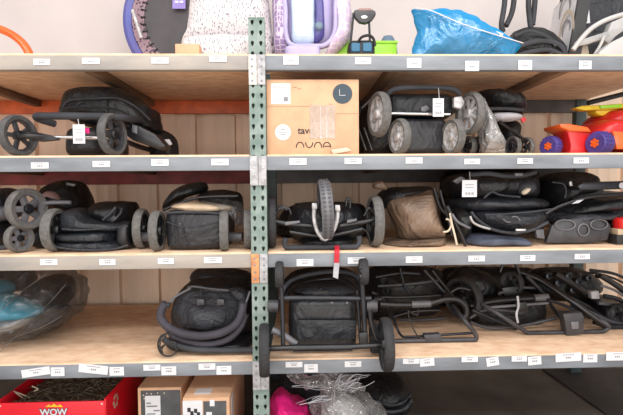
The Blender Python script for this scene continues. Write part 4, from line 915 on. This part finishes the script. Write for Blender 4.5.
MB().slab([(563, 314), (582, 312.5), (585, 318), (584, 334), (567, 336), (565, 322)], .21, .05, .006).build('hinge_block', 'grey_plastic', t, label='grey hinge block')
MB().slab([(571, 322), (579, 321.5), (579, 329), (572, 329.5)], .203, .015, .003).build('release_button', 'mid_grey_plastic', t)
rod('main_tube', [(520, 272, .45), (540, 280, .4), (560, 293, .34), (584, 310, .28), (606, 326, .25)], .3, .0165, 'black_metal', t)
rod('main_tube', [(470, 306), (495, 301), (520, 299), (548, 297)], .34, .015, 'black_plastic', t)
MB().lathe([(.0005, -.035), (.0175, -.035), (.0185, -.03), (.0185, .03), (.0175, .035), (.0005, .035)], G(541, 297.5, .33), (1, -.05, .06), 20, closed=False).build('sleeve', 'mid_grey_plastic', t)
rod('pale_strap', [(517.5, 296), (518.5, 306), (516.5, 314), (518, 323)], .26, .0055, 'pale_grey_cloth', t, flat=.35)
rod('lower_bar', [(470, 322), (490, 328), (520, 326), (556, 318)], .3, .008, 'grey_plastic', t)
rod('lower_bar', [(472, 310), (500, 322), (516, 329)], .3, .008, 'dark_metal', t)
rod('lower_bar', [(484, 308), (520, 305), (548, 303)], .31, .007, 'mid_grey_plastic', t)
MB().slab([(516, 303), (527, 302), (528, 311), (517, 312)], .3, .03, .004).build('latch', 'black_plastic', t)
rod('side_tube', [(500, 272), (505, 262), (515, 264), (520, 276)], .4, .007, 'black_metal', t)
for x_ in (480, 492): rod('side_tube', [(x_-16, 300), (x_, 316), (x_+14, 322)], .36, .006, 'dark_metal', t)
for p_, Y_, r_, mt_ in (([(470, 318), (486, 310), (520, 312)], .32, .007, 'grey_plastic'), ([(526, 276), (540, 290), (556, 312), (566, 326)], .36, .009, 'dark_metal'), ([(498, 294), (516, 288), (540, 288)], .38, .008, 'grey_plastic'), ([(548, 300), (566, 306), (590, 318)], .3, .008, 'dark_metal')):
    rod('side_tube', p_, Y_, r_, mt_, t)
MB().slab([(502, 288), (516, 286), (519, 296), (505, 298)], .37, .04, .005).build('joint', 'black_plastic', t)
# third frame
t = thing('stroller_frame', 'folded black stroller frame at the right end of the lowest shelf', 'stroller', tuple(G(600, 320, .45, z3)), 'bare stroller frames on the lowest shelf')
MB().pillow([(530, 292), (534, 274), (552, 269), (580, 270), (598, 276), (604, 290), (588, 300), (556, 302)], .48, .28, .008, 14).build('folded_fabric', 'black_cloth', t)
for i, p in enumerate(([(555, 274), (575, 286), (600, 302), (640, 322)], [(596, 276), (610, 280), (640, 300)], [(590, 270), (615, 274), (640, 286)], [(600, 285), (618, 292), (640, 308)])):
    rod('main_tube', p, .42-.02*i, (.015, .010, .008, .007)[i], ('black_metal', 'black_metal', 'dark_metal', 'mid_grey_plastic')[i], t)
rod('base_tube', [(588, 312), (612, 322), (640, 328)], .33, .013, 'grey_plastic', t)
rod('base_tube', [(594, 322), (615, 329), (640, 329)], .3, .012, 'dark_metal', t)
rod('base_tube', [(598, 303), (620, 305), (640, 306)], .4, .010, 'mid_grey_plastic', t)
for x_, y_, r_ in ((548, 276, .02), (558, 283, .024), (568, 276, .022), (578, 282, .024), (588, 278, .02), (572, 290, .02), (586, 292, .018)):
    MB().lathe([(.006, -.02), (r_, -.02), (r_, .01), (r_*.6, .014), (.006, .014)], G(x_, y_, .45), (.2, -1, .1), 14).build('joint_cap', 'dark_metal', t)
MB().slab([(591, 292), (599, 291), (600, 299), (592, 299)], .38, .03, .003).build('pale_clip', 'pale_grey_cloth', t, label='pale plastic clip')
MB().pad(608, 306, 640, 330, .36, .3, e=5, amp=.005).build('basket', 'black_cloth', t)
for p_, Y_, r_, mt_ in (([(556, 292), (580, 302), (602, 316)], .4, .009, 'dark_metal'), ([(600, 276), (616, 286), (640, 304)], .38, .011, 'black_metal'), ([(604, 296), (620, 300), (640, 314)], .36, .012, 'dark_metal'), ([(576, 272), (600, 274), (622, 282), (640, 294)], .44, .006, 'black_metal')):
    rod('side_tube', p_, Y_, r_, mt_, t)
wheel(t, G(622, 314, .34), 11*px(.34), .04, (-.9, -.4, 0), 6, 'dark_rubber', 'grey_plastic', sw=.2)
# ------------------------------------------------------------------ things on the ground under the lowest shelf
FLOOR[0] = .0
t = thing('toy_crate', 'open red cardboard crate with WOW lettering at the lower left', 'crate', tuple(G(55, 400, .3, .0)))
Y = .10; A0 = G(-2, 403, Y); A1 = G(105, 400.5, Y); zt = (A0.z+A1.z)/2; x0, x1 = A0.x, A1.x; dp = .46; sk = .0
def wallb(c, s, nm, mt, par=t): return MB().box(c, s, bev=.0015).build(nm, mt, par)
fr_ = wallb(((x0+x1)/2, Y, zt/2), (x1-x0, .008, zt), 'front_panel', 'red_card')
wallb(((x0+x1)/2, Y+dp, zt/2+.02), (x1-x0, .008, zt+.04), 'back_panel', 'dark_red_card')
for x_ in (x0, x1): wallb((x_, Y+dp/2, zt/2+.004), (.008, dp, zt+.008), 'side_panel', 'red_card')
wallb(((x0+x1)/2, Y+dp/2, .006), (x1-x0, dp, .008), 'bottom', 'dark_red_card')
m = MB(); random.seed(3)
for k in range(420):
    p = V((random.uniform(x0+.03, x1-.03), random.uniform(Y+.03, Y+dp-.03), zt-.045+random.uniform(0, .03))); a = random.uniform(0, 6.28); l = random.uniform(.02, .06)
    d = V((math.cos(a)*l, math.sin(a)*l, random.uniform(-.2, .3)*l)); m.tube([p-d*.5, p+V((0, 0, .006)), p+d*.5], .0016, n=5, sub=2)
m.box(((x0+x1)/2, Y+dp/2, (zt-.05)/2+.008), (x1-x0-.02, dp-.02, zt-.06))
s = m.build('straw_filling', 'straw', None, tuple(G(55, 400, .3, .012))); tag(s, 'grey brown straw filling inside the red crate', 'straw', kind='stuff')
for k, tx in ((0, 'WOW'),):
    cx = G(54, 409, Y).x; cz = G(54, 411, Y).z
    mtext(tx, .040, (cx, Y-.0042, cz-.004), 'ink_black', t, bold=.0035, depth=.0003)
    mtext(tx, .040, (cx, Y-.0050, cz-.004), 'card_white', t, bold=.0012, depth=.0003)
MB().slab([(45, 407), (49, 404.5), (51, 406), (54, 403.5), (57, 406), (60, 404.5), (63, 407)], Y-.0062, .0015, 0).build('yellow_crown', 'yellow_plastic', t)
for k in range(6):
    a = k*1.05; MB().box((x1+.0048, Y+.10+.022*math.cos(a), zt-.05+.024*math.sin(a)), (.001, .016, .016), (a, 0, 0)).build('side_print', 'cream_plastic', t)
for x_, z_ in ((x0+.012, zt-.012), (x1-.012, zt-.012)): MB().lathe([(.0005, .002), (.004, .001), (.004, -.001)], (x_, Y-.005, z_), (0, -1, 0), 10, closed=False).build('rivet', 'card_white', t)
m = MB()
for p in ([(14, 391), (20, 396), (24, 399)], [(16, 392), (26, 396), (30, 398)], [(32, 386), (38, 389), (34, 391)]): cordm(m, p, .2, .0028)
tag(m.build('wire_bits', 'cream_plastic', None, tuple(G(20, 395, .2))), 'few pale wire strands sticking out of the red crate corner', 'wire')
def carton(label, xa, xb, y, Y, dep, extra):
    a, b = G(xa, y, Y), G(xb, y, Y); zt = a.z; w_ = b.x-a.x; xc = (a.x+b.x)/2
    t = thing('carton', label, 'box', (xc, Y+dep/2, .0), 'cartons standing on the floor')
    MB().box((xc, Y+dep/2, zt/2+.0005), (w_, dep, zt), bev=.003).build('carton_body', 'cardboard', t)
    def rect(nm, u0, v0, u1, v1, mt, k=0, par=None):
        return MB().box((a.x+w_*(u0+u1)/2, Y-.0006-.0006*k, zt-(v0+v1)/2), (w_*(u1-u0), .0012, v1-v0)).build(nm, mt, par or t)
    extra(t, rect, a, w_, zt, xc); return t
def ex1(t, rect, a, w_, zt, xc):
    rect('printed_panel', .07, .012, .985, zt-.01, 'grey_panel')
    l = rect('label_sheet', .17, .036, .52, .2, 'card_white', 1)
    for k, (u0, u1, v) in enumerate(((.2, .3, .066), (.2, .45, .08), (.36, .5, .10), (.2, .4, .115))): rect('print', u0, v, u1, v+.006, 'ink_grey', 2, l)
    for u, v in ((.12, .03), (.14, .045), (.2, .022), (.3, .024), (.45, .021), (.6, .022)): rect('scuff', u, v, u+.025, v+.006, 'cream_plastic', 1)
carton('tan carton with dark grey front and tall white label, beside the red crate', 137.5, 181, 388, .1, .5, ex1)
def ex2(t, rect, a, w_, zt, xc):
    l = rect('label_sheet', .0, .01, .42, .12, 'card_white')
    for u, v in ((.1, .04), (.16, .055), (.24, .045), (.3, .06), (.2, .07), (.12, .075)): rect('print', u, v, u+.07, v+.018, 'ink_black', 1, l)
    rect('printed_panel', .44, .014, .93, .3, 'grey_panel')
    rect('tape_bit', .58, .008, .68, .035, 'card_white', 1); rect('tape_bit', .5, .06, .62, .12, 'card_white', 1)
    MB().box((xc-w_*.12, .06, zt+.0012), (w_*.36, .05, .0008), (0, 0, .05)).build('top_label', 'card_white', t)
    MB().box((a.x+w_+.0008, .07, zt-.07), (.001, .05, .10)).build('side_label', 'card_white', t)
carton('tan carton with black and white printed label, nearest the foot of the green post', 182.5, 229.5, 398.5, .0, .5, ex2)
# pink cloth, clear plastic bundle, black seat
t = thing('pink_bag', 'bright pink crumpled bag at the foot of the green post', 'bag', tuple(G(300, 415, .2, .0)))
Yp = .06
MB().pillow([(270, 470), (270, 412), (273, 402), (280, 397), (290, 403), (300, 410), (308, 414), (312, 470)], Yp, .3, .013, 17, sub=8, rings=16).build('bag_body', 'pink_cloth', t)
t = thing('plastic_bundle', 'knotted bundle of clear plastic wrap on the floor below the standing frame', 'plastic wrap', tuple(G(345, 415, .2, .0)))
MB().pillow([(318, 470), (312, 412), (318, 398), (328, 390), (340, 385), (352, 390), (372, 402), (388, 415), (396, 470)], .03, .22, .024, 17, sub=8, rings=22, smooth=False).build('wrapped_body', 'clear_film', t)
MB().pillow([(326, 392), (306, 388), (286, 377), (300, 376), (318, 380), (322, 374), (342, 373), (352, 382), (366, 390), (350, 392), (338, 388)], .05, .1, .022, 24, sub=8, rings=16, smooth=False).build('gathered_top', 'clear_film', t)
MB().pillow([(322, 470), (322, 410), (334, 396), (348, 396), (366, 410), (376, 470)], .08, .14, .014, 14).build('inner_wrap', 'white_plastic', t)
random.seed(11); m = MB()
for k in range(34):
    an = random.uniform(0, 6.28) if k % 3 == 0 else random.choice((2.75, 3.4, 3.0, -.9, -.7, .75, 1.6)) + random.uniform(-.25, .25)
    l = random.uniform(14, 44); r0 = random.uniform(3, 10); bx, by = 334+random.uniform(-6, 8), 393+random.uniform(-5, 5)
    ps = [(min(max(bx+math.cos(an)*(r0+l*q), 284), 396), max(by+math.sin(an)*(r0+l*q)*.8+random.uniform(-2.5, 2.5), 375)) for q in (0, .35, .7, 1)]
    cordm(m, ps, .03+random.uniform(0, .05), random.uniform(.0006, .0015), n=6, sub=4)
m.build('wrap_fold', 'pale_grey_cloth', t)
t = thing('car_seat', 'black padded seat in shadow behind the clear plastic bundle', 'car seat', tuple(G(385, 415, .35, .0)))
MB().pillow([(352, 470), (350, 400), (356, 382), (372, 376), (392, 376), (406, 382), (413, 396), (412, 408), (400, 414), (398, 470)], .30, .35, .006, 9).build('seat_shell', 'black_cloth', t)
rod('seat_rim', [(372, 408), (388, 412), (404, 409), (412, 400)], .28, .014, 'slate_cloth', t)
rod('seat_rim', [(376, 400), (390, 405), (404, 402), (411, 394)], .30, .008, 'grey_cloth', t)
# dark plastic bags behind, left of post
t = thing('storage_bag', 'dark violet plastic bag behind the pink bag, under the lowest shelf', 'bag', tuple(G(300, 400, .5, .0)))
MB().pillow([(276, 450), (274, 392), (284, 378), (304, 374), (324, 378), (332, 392), (330, 450)], .45, .3, .012, 9).build('bag_body', 'plum_grey_cloth', t)
# thin dark patch over the floor
FLOOR[0] = None
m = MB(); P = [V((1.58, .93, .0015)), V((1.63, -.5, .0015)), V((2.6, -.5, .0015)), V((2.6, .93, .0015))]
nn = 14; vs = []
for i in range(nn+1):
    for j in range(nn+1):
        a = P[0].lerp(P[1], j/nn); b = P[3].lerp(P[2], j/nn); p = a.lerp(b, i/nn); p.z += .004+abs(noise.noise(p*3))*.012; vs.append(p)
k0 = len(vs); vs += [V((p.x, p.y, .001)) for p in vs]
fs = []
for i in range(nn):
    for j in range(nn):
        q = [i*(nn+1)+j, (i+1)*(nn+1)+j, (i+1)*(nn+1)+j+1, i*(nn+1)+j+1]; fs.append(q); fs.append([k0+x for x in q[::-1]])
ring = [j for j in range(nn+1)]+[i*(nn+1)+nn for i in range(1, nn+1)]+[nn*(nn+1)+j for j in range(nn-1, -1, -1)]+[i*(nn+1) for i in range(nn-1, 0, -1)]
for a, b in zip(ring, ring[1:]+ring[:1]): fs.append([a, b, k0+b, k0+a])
o = m.add(vs, fs).build('floor_patch', 'black_webbing', None, (1.7, .3, .0)); tag(o, 'thin black patch on the concrete floor at the lower right', 'mat')
